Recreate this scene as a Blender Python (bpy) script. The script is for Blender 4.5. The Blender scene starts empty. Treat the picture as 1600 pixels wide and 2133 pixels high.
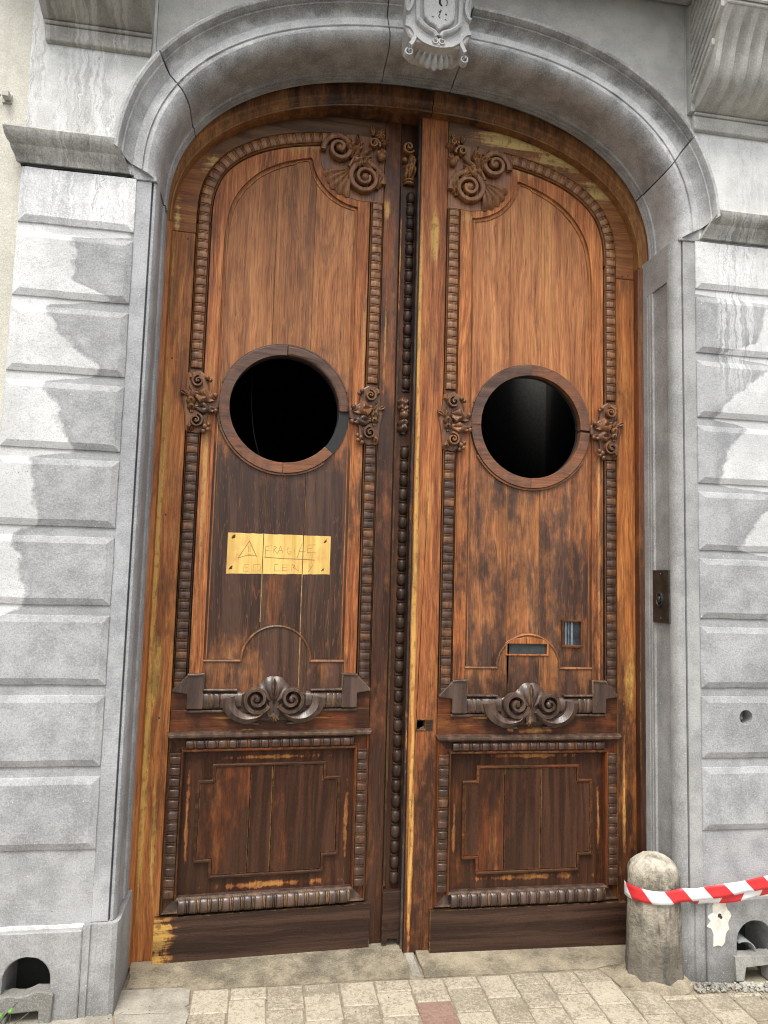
import bpy, bmesh, math, random
from mathutils import Vector, Matrix
from mathutils.geometry import tessellate_polygon

S = bpy.context.scene
COL = S.collection
rnd = random.Random(11)
R = math.radians
PI = math.pi

# ------------------------------------------------------------------ camera
cam_d = bpy.data.cameras.new('camera')
cam = bpy.data.objects.new('camera', cam_d)
COL.objects.link(cam)
cam_d.sensor_fit = 'VERTICAL'
cam_d.sensor_height = 36.0
cam_d.sensor_width = 27.0
cam_d.lens = 1530 / 2133 * 36
cam_d.clip_start = 0.02
cam_d.clip_end = 400
rx = Vector((0.98586217, -0.16535597, 0.02707729))
ry = Vector((0.04230069, 0.08924835, -0.99511074))
rz = Vector((0.16213089, 0.98218742, 0.09498125))
cam.matrix_world = Matrix(((rx.x, -ry.x, -rz.x, -0.67461),
                           (rx.y, -ry.y, -rz.y, -2.98804),
                           (rx.z, -ry.z, -rz.z, 1.65009),
                           (0, 0, 0, 1)))
S.camera = cam

# ------------------------------------------------------------------ light
SUN_EL, SUN_AZ = 62.0, 198.0            # compass-like angle, measured from +Y towards +X
wd = bpy.data.worlds.new('World')
S.world = wd
wd.use_nodes = True
wt = wd.node_tree
bg = wt.nodes['Background']
sky = wt.nodes.new('ShaderNodeTexSky')
sky.sky_type = 'NISHITA'
sky.sun_disc = False
sky.sun_elevation = R(SUN_EL)
sky.sun_rotation = R(SUN_AZ)
sky.air_density = 1.0
sky.dust_density = 3.0
sky.ozone_density = 0.6
hs = wt.nodes.new('ShaderNodeHueSaturation')
hs.inputs['Saturation'].default_value = 0.16      # overcast: the cloud veil takes most of the blue away
wt.links.new(sky.outputs[0], hs.inputs['Color'])
wt.links.new(hs.outputs[0], bg.inputs['Color'])
bg.inputs['Strength'].default_value = 0.15
sd = bpy.data.lights.new('sun', 'SUN')
sd.energy = 1.5
sd.angle = R(24)
sd.color = (1.0, 0.95, 0.88)
sun = bpy.data.objects.new('sun', sd)
COL.objects.link(sun)
el, az = R(SUN_EL), R(SUN_AZ)
dirv = Vector((math.sin(az) * math.cos(el), math.cos(az) * math.cos(el), math.sin(el)))
sun.rotation_euler = dirv.to_track_quat('Z', 'Y').to_euler()
sun.location = (-2, -6, 8)
S.view_settings.view_transform = 'Standard'
S.view_settings.look = 'None'
S.view_settings.gamma = 1.0
S.view_settings.use_curve_mapping = False
S.view_settings.exposure = 1.0
S.render.engine = 'CYCLES'
S.cycles.use_denoising = True
S.cycles.filter_width = 1.1
S.cycles.sample_clamp_indirect = 4.0
S.cycles.max_bounces = 8
S.cycles.diffuse_bounces = 4


# ------------------------------------------------------------------ node helper
class G:
    def __init__(s, name):
        s.m = bpy.data.materials.new(name)
        s.m.use_nodes = True
        s.t = s.m.node_tree
        s.b = s.t.nodes['Principled BSDF']
        s.out = s.t.nodes['Material Output']

    def n(s, ty, **kw):
        nd = s.t.nodes.new(ty)
        for k, v in kw.items():
            setattr(nd, k, v)
        return nd

    def put(s, sock, v):
        if hasattr(v, 'is_output') or hasattr(v, 'links'):
            s.t.links.new(v, sock)
        elif isinstance(v, (tuple, list)) and len(v) == 3 and sock.type == 'RGBA':
            sock.default_value = (*v, 1)
        else:
            sock.default_value = v

    def op(s, o, a, b=0.0, c=None):
        nd = s.n('ShaderNodeMath', operation=o)
        s.put(nd.inputs[0], a)
        s.put(nd.inputs[1], b)
        if c is not None:
            s.put(nd.inputs[2], c)
        return nd.outputs[0]

    def add(s, a, b): return s.op('ADD', a, b)
    def mul(s, a, b): return s.op('MULTIPLY', a, b)
    def sub(s, a, b): return s.op('SUBTRACT', a, b)

    def mad(s, a, k, c): return s.op('MULTIPLY_ADD', a, k, c)

    def step(s, v, lo, hi, a=0.0, b=1.0):
        nd = s.n('ShaderNodeMapRange', interpolation_type='SMOOTHSTEP', clamp=True)
        s.put(nd.inputs[0], v)
        s.put(nd.inputs[1], lo)
        s.put(nd.inputs[2], hi)
        s.put(nd.inputs[3], a)
        s.put(nd.inputs[4], b)
        return nd.outputs[0]

    def mix(s, f, a, b, mode='MIX'):
        nd = s.n('ShaderNodeMix', data_type='RGBA', blend_type=mode)
        nd.clamp_factor = True
        s.put(nd.inputs[0], f)
        s.put(nd.inputs[6], a)
        s.put(nd.inputs[7], b)
        return nd.outputs[2]

    def vec(s, x, y, z):
        nd = s.n('ShaderNodeCombineXYZ')
        for i, v in enumerate((x, y, z)):
            s.put(nd.inputs[i], v)
        return nd.outputs[0]

    def sep(s, v):
        nd = s.n('ShaderNodeSeparateXYZ')
        s.put(nd.inputs[0], v)
        return nd.outputs

    def noise(s, v, scale=1.0, detail=4.0, rough=0.55, dist=0.0):
        nd = s.n('ShaderNodeTexNoise')
        s.put(nd.inputs['Vector'], v)
        nd.inputs['Scale'].default_value = scale
        nd.inputs['Detail'].default_value = detail
        nd.inputs['Roughness'].default_value = rough
        nd.inputs['Distortion'].default_value = dist
        return nd.outputs[0]

    def voro(s, v, scale=1.0, feature='F1', rand=1.0):
        nd = s.n('ShaderNodeTexVoronoi', feature=feature)
        s.put(nd.inputs['Vector'], v)
        nd.inputs['Scale'].default_value = scale
        nd.inputs['Randomness'].default_value = rand
        return nd.outputs[0]

    def curve(s, v, pts, lo, hi):
        """piecewise function of v given as (v, value) with value in 0..1"""
        t = s.n('ShaderNodeMapRange', clamp=True)
        s.put(t.inputs[0], v)
        t.inputs[1].default_value = lo
        t.inputs[2].default_value = hi
        nd = s.n('ShaderNodeFloatCurve')
        c = nd.mapping.curves[0]
        P = sorted(((p - lo) / (hi - lo), q) for p, q in pts)
        while len(c.points) < len(P):
            c.points.new(0.5, 0.5)
        for k, (p, q) in enumerate(P):
            c.points[k].location = (p, q)
            c.points[k].handle_type = 'VECTOR'
        nd.mapping.extend = 'HORIZONTAL'
        nd.mapping.update()
        s.t.links.new(t.outputs[0], nd.inputs['Value'])
        return nd.outputs[0]

    def ramp(s, f, stops, interp='LINEAR'):
        nd = s.n('ShaderNodeValToRGB')
        cr = nd.color_ramp
        cr.interpolation = interp
        while len(cr.elements) < len(stops):
            cr.elements.new(0.5)
        for e, (p, c) in zip(cr.elements, stops):
            e.position = p
            e.color = (*c, 1) if len(c) == 3 else c
        s.put(nd.inputs[0], f)
        return nd.outputs[0]

    def bump(s, h, strength=0.3, dist=0.01, prev=None):
        nd = s.n('ShaderNodeBump')
        nd.inputs['Strength'].default_value = strength
        nd.inputs['Distance'].default_value = dist
        s.put(nd.inputs['Height'], h)
        if prev is not None:
            s.put(nd.inputs['Normal'], prev)
        return nd.outputs[0]

    def done(s, col, rough=0.6, normal=None, spec=0.5, metal=0.0):
        s.put(s.b.inputs['Base Color'], col)
        s.put(s.b.inputs['Roughness'], rough)
        s.put(s.b.inputs['Specular IOR Level'], spec)
        s.put(s.b.inputs['Metallic'], metal)
        if normal is not None:
            s.put(s.b.inputs['Normal'], normal)
        return s.m


def lum(c, k):
    return tuple(min(1.0, v * k) for v in c)


# ------------------------------------------------------------------ materials: stone
def stone(name, dark=(.20, .205, .215), light=(.36, .365, .37), warm=0.0, dry=None, drips=0.0,
          tool='h', streak=0.0, dirt=None, fleck=1.0, seed=0.0, drygrey=(.66, .66, .65), ringm=False, dripz=None):
    g = G(name)
    pos = g.n('ShaderNodeNewGeometry').outputs['Position']
    x, y, z = g.sep(pos)
    p = g.vec(g.add(x, seed), g.add(y, seed * .7), z)
    big = g.noise(p, 2.2, 5, .6)
    mid = g.noise(p, 11, 5, .6)
    fine = g.noise(p, 120, 3, .7)
    f = g.add(g.add(g.mul(big, .36), g.mul(mid, .36)), g.mul(fine, .28))
    base = g.mix(g.step(f, .40, .60), dark, light)
    # fine pits and comb marks of the chisel
    comb_v = g.vec(g.mul(x, 24), g.mul(y, 60), g.mul(z, 170)) if tool == 'h' else g.vec(g.mul(x, 170), g.mul(y, 170), g.mul(z, 24))
    comb = g.noise(comb_v, 1.0, 3, .6)
    czone = g.step(g.noise(p, 4.0, 4, .6), .46, .62)
    comb = g.mix(czone, (.5, .5, .5), comb)
    base = g.mix(g.step(comb, .54, .74, 0, .22), base, lum(light, 1.25))
    cover = None
    if dry:
        # the sheltered or dried zone: edge given as x over height
        side, pts, lo, hi, scale = dry
        edge = g.curve(z, pts, lo, hi)
        edge = g.mad(edge, scale[1] - scale[0], scale[0])
        wob = g.noise(g.vec(g.mul(x, 3), 0.0, g.mul(z, 3)), 6, 3, .55)
        wob2 = g.noise(p, 42, 3, .6)
        e = g.sub(edge, x) if side == 'L' else g.sub(x, edge)
        e = g.add(e, g.add(g.mul(g.sub(wob, .5), .10), g.mul(g.sub(wob2, .5), .014)))
        mask = g.step(e, -.008, .018)
        tone = g.mix(g.step(big, .40, .60), lum(drygrey, .78), drygrey)
        tone = g.mix(g.step(fine, .5, .7, 0, .4), tone, lum(drygrey, 1.14))
        tone = g.mix(g.step(g.noise(p, 30, 5, .7), .50, .66, 0, .55), tone, lum(drygrey, .70))
        base = g.mix(mask, base, tone)
        rim = g.mul(g.step(e, -.045, -.005), g.sub(1.0, mask))
        base = g.mix(g.mul(rim, .25), base, lum(dark, .8))
        cover = mask
    if ringm:
        ux = g.op('POWER', g.op('ABSOLUTE', g.mul(x, 1 / 1.155)), 2.3)
        uz = g.op('POWER', g.op('MAXIMUM', g.mul(g.sub(z, 3.255), 1 / .757), 0.0), 2.3)
        ff = g.op('POWER', g.add(ux, uz), 1 / 2.3)
        sz = g.step(z, 3.3, 4.15)
        tt = g.op('DIVIDE', g.sub(ff, 1.0), g.mad(sz, .095, .166))
        an = g.op('ARCTAN2', g.mul(g.sub(z, 3.255), 1.4), x)
        q = g.noise(g.vec(g.mul(an, 5), g.mul(tt, .6), g.mul(y, 2)), 1.6, 5, .62)
        q2 = g.noise(p, 26, 4, .65)
        tw = g.add(tt, g.add(g.mul(g.sub(q, .5), .42), g.mul(g.sub(q2, .5), .10)))
        pale = g.mul(g.step(tw, .26, .30), g.step(tw, .62, .56))
        base = g.mix(g.mul(pale, .85), base, g.mix(g.step(mid, .3, .7), (.50, .50, .495), (.70, .70, .69)))
        dark_band = g.mul(g.mul(g.step(tw, .60, .66), g.step(tw, .80, .72)), g.step(g.noise(g.vec(g.mul(an, 3), 0.0, 1.7), 1.6, 3, .6), .40, .56))  # ragged, broken dark band along the ring below the outer roll
        base = g.mix(g.mul(dark_band, .50), base, g.mix(g.step(q2, .4, .6), (.075, .073, .068), (.17, .165, .155)))
        lip = g.step(tw, .22, .10)
        base = g.mix(g.mul(lip, .40), base, g.mix(g.step(mid, .35, .65), (.17, .162, .15), (.28, .27, .255)))
    if drips > 0:
        warpz = g.noise(g.vec(g.mul(x, 22), 0.0, g.mul(z, 16)), 1, 3, .6)
        warp2 = g.noise(g.vec(g.mul(x, 60), 0.0, g.mul(z, 45)), 1, 2, .5)
        wx = g.add(g.mul(x, 26), g.add(g.mul(warpz, 1.5), g.mul(warp2, .35)))
        dn = g.noise(g.vec(wx, 0.0, g.mul(z, 1.1)), 1.0, 3, .55)
        band = g.op('ABSOLUTE', g.sub(g.op('FRACT', g.mul(dn, 9.0)), .5))
        line = g.step(band, .13, .02)
        zone = g.step(g.noise(g.vec(g.add(g.mul(x, 3.1), seed), 0.0, g.mul(z, .25)), 1.3, 3, .6), .44, .56)
        if dripz:
            zone = g.mul(zone, g.step(z, dripz[0], dripz[1]))
        fill = g.mul(g.step(g.op('FRACT', g.mul(dn, 4.5)), .40, .55), zone)
        base = g.mix(g.mul(fill, .85 * drips), base, (.74, .74, .74))
        base = g.mix(g.mul(g.mul(line, zone), .75 * drips), base, lum(dark, .62))
    if streak > 0:
        sn = g.noise(g.vec(g.mul(x, 16), g.mul(y, 5), g.mul(z, .55)), 1, 4, .65)
        base = g.mix(g.step(sn, .52, .68, 0, .55 * streak), base, lum(dark, .45))
    if dirt:
        for (d0, d1, amt, dc) in dirt:
            dn = g.add(z, g.mul(g.sub(mid, .5), .22))
            base = g.mix(g.step(dn, d1, d0, 0, amt), base, dc)
    if fleck > 0:
        vv = g.voro(p, 55)
        pick = g.noise(p, 24, 2, .5)
        fl = g.mul(g.step(vv, .17, .08), g.step(pick, .60, .66))
        base = g.mix(g.mul(fl, .75 * fleck), base, (.70, .70, .68))
        pit = g.mul(g.step(g.voro(g.vec(g.add(x, 3.1), y, z), 38), .13, .06), g.step(g.noise(p, 9, 2, .5), .58, .64))
        base = g.mix(g.mul(pit, .7), base, lum(dark, .35))
        scr = g.voro(g.vec(g.mul(x, 30), g.mul(y, 30), g.mul(z, 12)), 1.0, 'DISTANCE_TO_EDGE')
        scr = g.mul(g.step(scr, .03, .0), g.step(g.noise(p, 6, 3, .6), .54, .64))
        base = g.mix(g.mul(scr, .16), base, lum(light, 1.5))
    if warm:
        base = g.mix(warm, base, g.mix(g.step(mid, .35, .65), (.30, .275, .225), (.47, .44, .37)))
    grain = g.noise(p, 240, 3, .65)
    base = g.mix(g.step(grain, .50, .64, 0, .38), base, lum(dark, .55))
    base = g.mix(g.step(grain, .50, .36, 0, .30), base, lum(light, 1.45))
    hgt = g.add(g.mul(fine, .35), g.add(g.mul(mid, .8), g.mul(comb, .30)))
    nrm = g.bump(hgt, .7, .006)
    rough = g.step(mid, .3, .7, .62, .85)
    return g.done(base, rough, nrm, .35)


# ------------------------------------------------------------------ materials: wood
TAN = ((.065, .018, .006), (.185, .058, .017), (.36, .140, .042))


def wood(name, horiz=False, curve=((0, 0), (4, 0)), patches=(), tone=1.0, cols=TAN, darkc=(.026, .011, .0062),
         local=True, crackle=0.5, seed=0.0, rough=(.55, .34), blot=.8, yellow=(.56, .33, .085), bumpk=.45, spec=.3, tint=.2, edge=.6, grime=.45, gold=.45):
    g = G(name)
    geo = g.n('ShaderNodeNewGeometry').outputs['Position']
    co = g.n('ShaderNodeTexCoord').outputs['Object'] if local else geo
    rn = g.n('ShaderNodeObjectInfo').outputs['Random']
    x, y, z = g.sep(co)
    off = g.mad(rn, 7.3, seed)
    zw = z if local else g.sep(geo)[2]
    a, l = (z, x) if horiz else (x, z)           # a: across the grain, l: along it
    warp = g.noise(g.vec(g.mul(a, 4), y, g.mul(l, 1.2)), 1.0, 3, .5)
    aw = g.add(g.mad(warp, .09, a), off)
    n1 = g.noise(g.vec(g.mul(aw, 30), g.mul(y, 30), g.mul(l, 1.1)), 1.0, 6, .62)
    n2 = g.noise(g.vec(g.mul(aw, 190), g.mul(y, 190), g.mul(l, 7)), 1.0, 3, .7)
    n3 = g.noise(g.vec(g.add(g.mul(x, 5), off), g.mul(y, 5), g.mul(z, 1.6)), 1.0, 4, .6)
    n4 = g.noise(g.vec(g.mul(x, 34), g.mul(y, 34), g.add(g.mul(z, 22), off)), 1.0, 4, .65)
    f = g.add(g.add(g.mul(n1, .45), g.mul(n2, .38)), g.mul(n3, .17))
    col = g.ramp(f, [(.38, lum(cols[0], tone)), (.49, lum(cols[1], tone)), (.61, lum(cols[2], tone))])
    # dark flame marks of the old varnish along the grain
    col = g.mix(g.step(g.noise(g.vec(g.mul(aw, 17), g.mul(y, 17), g.mul(l, 1.5)), 1.0, 5, .68), .52, .64, 0, g.mad(g.curve(zw, curve, 0.0, 4.2), .8, .10)), col, lum(cols[0], tone * .75))
    # growth-ring figure of the boards
    rg = g.noise(g.vec(g.mad(warp, .10, g.mad(a, 4.5, off)), g.mul(y, 3), g.mul(l, .42)), 1.0, 2, .45)
    rl = g.op('ABSOLUTE', g.sub(g.op('FRACT', g.mul(rg, 26.0)), .5))
    col = g.mix(g.mul(g.step(rl, .26, .02), g.step(n3, .30, .60, .08, .36)), col, lum(cols[0], tone * 1.1))
    # age-darkened varnish
    d = g.curve(zw, curve, 0.0, 4.2)
    d = g.add(d, g.mul(g.sub(rn, .5), tint * 1.2))
    n5 = g.noise(g.vec(g.add(g.mul(a, 14), off), y, g.mul(l, 3.2)), 1.0, 5, .7)
    d = g.add(d, g.mul(g.sub(n5, .5), .8))
    d = g.add(d, g.add(g.mul(g.sub(n3, .5), blot), g.add(g.mul(g.sub(n1, .5), .7), g.mul(g.sub(n4, .5), .35))))
    dm = g.step(d, .30, .72)
    dcol = g.mix(g.step(n1, .4, .65), darkc, lum(darkc, 2.3))
    col = g.mix(dm, col, dcol)
    # alligatored varnish: long thin wavering runs where the film has parted
    if crackle > 0:
        wv = g.noise(g.vec(g.mul(a, 45), y, g.mul(l, 12)), 1.0, 3, .55)
        rn1 = g.noise(g.vec(g.mad(wv, .32, g.mad(a, 24, off)), g.mul(y, 20), g.mul(l, 1.3)), 1.0, 3, .5)
        fr1 = g.op('ABSOLUTE', g.sub(g.op('FRACT', g.mul(rn1, 11.0)), .5))
        ck = g.mul(g.step(fr1, .085, .0), g.step(n3, .34, .56))
        col = g.mix(g.mul(ck, .8 * crackle), col, g.mix(dm, lum(cols[2], 1.2), (.17, .066, .029)))
        dk = g.mul(g.step(g.op('ABSOLUTE', g.sub(g.op('FRACT', g.mul(rn1, 6.0)), .5)), .07, .0), g.step(n3, .42, .60))
        col = g.mix(g.mul(dk, .6 * crackle), col, lum(darkc, 1.5))
    if edge > 0:
        bv = g.n('ShaderNodeBevel')
        bv.samples = 4
        bv.inputs['Radius'].default_value = .007
        dt = g.n('ShaderNodeVectorMath', operation='DOT_PRODUCT')
        g.put(dt.inputs[0], bv.outputs[0])
        g.put(dt.inputs[1], g.n('ShaderNodeNewGeometry').outputs['Normal'])
        em = g.mul(g.step(dt.outputs['Value'], .985, .80), g.step(g.add(n4, g.mul(g.sub(n3, .5), .8)), .42, .60))
        col = g.mix(g.mul(em, edge), col, g.mix(g.step(n1, .4, .6), lum(yellow, .45), lum(yellow, .85)))
    ym = None
    for (px, pz, prx, prz, k, thr) in patches:
        ex = g.mul(g.sub(x, px), 1.0 / prx)
        ez = g.mul(g.sub(z, pz), 1.0 / prz)
        r = g.op('SQRT', g.add(g.mul(ex, ex), g.mul(ez, ez)))
        e = g.add(g.sub(1.0, r), g.add(g.mul(g.sub(n4, .5), k), g.mul(g.sub(n1, .5), k)))
        e = g.add(e, g.mul(g.sub(n2, .5), .5))
        m = g.step(e, thr, thr + .55)
        ym = m if ym is None else g.op('MAXIMUM', ym, m)
    if ym is not None:
        yc = g.mix(g.step(n1, .4, .62), lum(yellow, .72), yellow)
        yc = g.mix(g.step(n4, .5, .64, 0, .6), yc, lum(cols[1], .9))
        col = g.mix(g.mul(g.step(ym, .0, .45), .75), col, g.mix(g.step(n1, .4, .6), lum(cols[1], 1.1), lum(cols[2], 1.3)))
        col = g.mix(g.mul(g.step(ym, .35, 1.0), .92), col, yc)
    # soot and old varnish left in ragged patches; elsewhere the finish has gone golden
    n6 = g.noise(g.vec(g.add(g.mul(a, 5.5), off), g.mul(y, 5), g.mul(l, 1.3)), 1.0, 7, .72)
    col = g.mix(g.mul(g.step(n6, .53, .60), grime), col, lum(darkc, 1.5))
    n7 = g.noise(g.vec(g.add(g.mul(a, 9), off), g.mul(y, 9), g.add(g.mul(l, 2.0), 4.7)), 1.0, 6, .7)
    col = g.mix(g.mul(g.mul(g.step(n7, .54, .64), g.sub(1.0, dm)), gold), col, g.mix(g.step(n1, .42, .6), (.20, .082, .021), (.40, .20, .060)))
    # pores
    pore = g.step(n2, .40, .33)
    col = g.mix(g.mul(pore, .45), col, lum(darkc, .9))
    tv = g.mad(rn, tint, 1.0 - tint * .5)
    col = g.mix(1.0, col, g.vec(tv, tv, tv), 'MULTIPLY')
    h = g.add(g.mul(n2, .5), g.add(g.mul(n1, 1.0), g.mul(n4, .5)))
    nrm = g.bump(h, bumpk, .004)
    ro = g.add(g.mix(dm, (rough[0],) * 3, (rough[1],) * 3), g.mul(g.sub(n4, .5), .25))
    return g.done(col, ro, nrm, spec)


def plain(name, col, rough=.6, metal=0.0, var=.25, scale=30, spec=.4, bump=.2):
    g = G(name)
    p = g.n('ShaderNodeNewGeometry').outputs['Position']
    n1 = g.noise(p, scale, 4, .6)
    n2 = g.noise(p, scale * 6, 3, .6)
    c = g.mix(g.step(g.add(g.mul(n1, .7), g.mul(n2, .3)), .36, .64), lum(col, 1 - var), lum(col, 1 + var))
    return g.done(c, g.step(n1, .3, .7, rough * .85, min(1, rough * 1.15)), g.bump(g.add(n1, g.mul(n2, .4)), bump, .004), spec, metal)


# ------------------------------------------------------------------ mesh helper
class MB:
    def __init__(s, fn=None):
        s.v, s.f, s.mi = [], [], []
        s.fn = fn

    def add(s, V, F, mi=0):
        o = len(s.v)
        s.v += [tuple(p) for p in V]
        s.f += [tuple(i + o for i in q) for q in F]
        s.mi += [mi] * len(F)
        return s

    def box(s, x0, x1, y0, y1, z0, z1, mi=0):
        V = [(x, y, z) for z in (z0, z1) for y in (y0, y1) for x in (x0, x1)]
        return s.add(V, [(0, 1, 3, 2), (4, 6, 7, 5), (0, 4, 5, 1), (2, 3, 7, 6), (0, 2, 6, 4), (1, 5, 7, 3)], mi)

    def prism(s, outer, yf, yb, holes=(), mi=0):
        loops = [list(outer)] + [list(h) for h in holes]
        tri = tessellate_polygon([[Vector((a, b, 0)) for a, b in L] for L in loops])
        flat = [p for L in loops for p in L]
        n = len(flat)
        V = [(a, yf, b) for a, b in flat] + [(a, yb, b) for a, b in flat]
        F = [tuple(t) for t in tri] + [tuple(i + n for i in reversed(t)) for t in tri]
        o = 0
        for L in loops:
            m = len(L)
            F += [(o + i, o + (i + 1) % m, n + o + (i + 1) % m, n + o + i) for i in range(m)]
            o += m
        return s.add(V, F, mi)

    def grid(s, rows, closed_u=False, closed_v=False, mi=0):
        nu, nv = len(rows), len(rows[0])
        V = [p for r in rows for p in r]
        F = []
        for i in range(nu if closed_u else nu - 1):
            for j in range(nv if closed_v else nv - 1):
                a, b = i, (i + 1) % nu
                c, d = j, (j + 1) % nv
                F.append((a * nv + c, b * nv + c, b * nv + d, a * nv + d))
        return s.add(V, F, mi)

    def sweep(s, prof, path, closed=False, scale=None, cap=True):
        """prof: (t, y); path: (x, z); t along the path's left normal"""
        n = len(path)
        rows = []
        for i, (px, pz) in enumerate(path):
            if closed:
                a, b = Vector(path[i - 1]), Vector(path[(i + 1) % n])
                d0 = (Vector((px, pz)) - a).normalized()
                d1 = (b - Vector((px, pz))).normalized()
            else:
                d0 = (Vector((px, pz)) - Vector(path[i - 1])).normalized() if i else None
                d1 = (Vector(path[i + 1]) - Vector((px, pz))).normalized() if i < n - 1 else None
                d0 = d0 or d1
                d1 = d1 or d0
            n0, n1 = Vector((-d0.y, d0.x)), Vector((-d1.y, d1.x))
            nn = n0 + n1
            nn = nn / max(.25, nn.length_squared) * 2 if nn.length > 1e-6 else n0
            k = scale(i / (n - 1)) if scale else (1, 1)
            rows.append([(px + nn.x * t * k[0], y * k[1], pz + nn.y * t * k[0]) for t, y in prof])
        s.grid(rows, closed_u=closed)
        if not closed and cap:
            m = len(prof)
            o = len(s.v) - n * m
            s.f.append(tuple(range(o, o + m)))
            s.f.append(tuple(reversed(range(o + (n - 1) * m, o + n * m))))
            s.mi += [0, 0]
        return s

    def ball(s, c, r, nu=8, nv=6, sy=1.0, sz=1.0):
        rows = []
        for i in range(nv + 1):
            a = PI * i / nv
            rr = max(1e-4, math.sin(a))
            rows.append([(c[0] + r * rr * math.cos(2 * PI * j / nu), c[1] + r * sy * rr * math.sin(2 * PI * j / nu), c[2] + r * sz * math.cos(a)) for j in range(nu)])
        return s.grid(rows, closed_v=True)

    def tube(s, pts, r, n=8):
        rows = []
        for i, p in enumerate(pts):
            p = Vector(p)
            d = (Vector(pts[min(i + 1, len(pts) - 1)]) - Vector(pts[max(i - 1, 0)])).normalized()
            u = d.cross(Vector((0.13, 1, 0.07))).normalized()
            w = d.cross(u)
            rr = r(i / (len(pts) - 1)) if callable(r) else r
            rows.append([tuple(p + (u * math.cos(2 * PI * j / n) + w * math.sin(2 * PI * j / n)) * rr) for j in range(n)])
        s.grid(rows, closed_v=True)
        m = len(pts)
        o = len(s.v) - m * n
        s.f += [tuple(range(o, o + n)), tuple(range(o + (m - 1) * n, o + m * n))]
        s.mi += [0, 0]
        return s

    def build(s, name, mat, parent=None, smooth=False, bevel=0.0, loc=None, angle=None, seg=1, recalc=True):
        me = bpy.data.meshes.new(name)
        V = [s.fn(*p) for p in s.v] if s.fn else s.v
        me.from_pydata(V, [], s.f)
        mats = mat if isinstance(mat, (list, tuple)) else [mat]
        for m in mats:
            me.materials.append(m)
        if len(mats) > 1:
            me.polygons.foreach_set('material_index', s.mi)
        if recalc:
            bm = bmesh.new()
            bm.from_mesh(me)
            bmesh.ops.recalc_face_normals(bm, faces=bm.faces)
            bm.to_mesh(me)
            bm.free()
        if smooth:
            if angle:
                me.shade_smooth()
                me.set_sharp_from_angle(angle=R(angle))
            else:
                me.shade_smooth()
        me.update()
        o = bpy.data.objects.new(name, me)
        COL.objects.link(o)
        if parent:
            o.parent = parent
        if loc:
            o.location = loc
        if bevel:
            b = o.modifiers.new('bevel', 'BEVEL')
            b.width = bevel
            b.segments = seg
            b.limit_method = 'ANGLE'
            b.angle_limit = R(35)
        return o


def empty(name, loc=(0, 0, 0), rz_=0.0):
    o = bpy.data.objects.new(name, None)
    o.empty_display_size = .1
    COL.objects.link(o)
    o.location = loc
    o.rotation_euler = (0, 0, rz_)
    return o


def tag(o, label=None, cat=None, group=None, kind=None):
    if label: o['label'] = label
    if cat: o['category'] = cat
    if group: o['group'] = group
    if kind: o['kind'] = kind
    return o


def cut(o, mbs):
    """subtract closed shapes from a mesh object and keep the result as plain mesh"""
    for mb in mbs:
        c = mb.build('cutter', [], None)
        c.parent = o.parent
        md = o.modifiers.new('cut', 'BOOLEAN')
        md.operation = 'DIFFERENCE'
        md.object = c
        md.solver = 'EXACT'
        bev = [m for m in o.modifiers if m.type == 'BEVEL']
        for m in bev:
            m.show_viewport = False
        bpy.context.view_layer.update()
        dg = bpy.context.evaluated_depsgraph_get()
        me = bpy.data.meshes.new_from_object(o.evaluated_get(dg))
        o.modifiers.remove(md)
        for m in bev:
            m.show_viewport = True
        old = o.data
        me.name = old.name
        o.data = me
        bpy.data.meshes.remove(old)
        cd = c.data
        bpy.data.objects.remove(c)
        bpy.data.meshes.remove(cd)
    return o


def catmull(P, n=6):
    out = []
    for i in range(len(P) - 1):
        p0, p1, p2, p3 = P[max(i - 1, 0)], P[i], P[i + 1], P[min(i + 2, len(P) - 1)]
        for k in range(n):
            t = k / n
            out.append(tuple(.5 * (2 * b + (c - a) * t + (2 * a - 5 * b + 4 * c - d) * t * t + (-a + 3 * b - 3 * c + d) * t ** 3) for a, b, c, d in zip(p0, p1, p2, p3)))
    out.append(tuple(P[-1]))
    return out


def arc(cx, cz, r, a0, a1, n=24):
    return [(cx + r * math.cos(R(a0 + (a1 - a0) * i / n)), cz + r * math.sin(R(a0 + (a1 - a0) * i / n))) for i in range(n + 1)]


# ------------------------------------------------------------------ arch curves (three-centred arch as a superellipse)
ZS = 3.255
def sup(a, b, th, n, x0=0.0, z0=ZS):
    c, s_ = math.cos(th), math.sin(th)
    return (x0 + a * math.copysign(abs(c) ** (2 / n), c), z0 + b * abs(s_) ** (2 / n))


def arch_pt(t, th):
    i = sup(1.155, .757, th, 2.3)
    o = sup(1.345, .955, th, 2.35)
    return (i[0] + (o[0] - i[0]) * t, i[1] + (o[1] - i[1]) * t)


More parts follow.
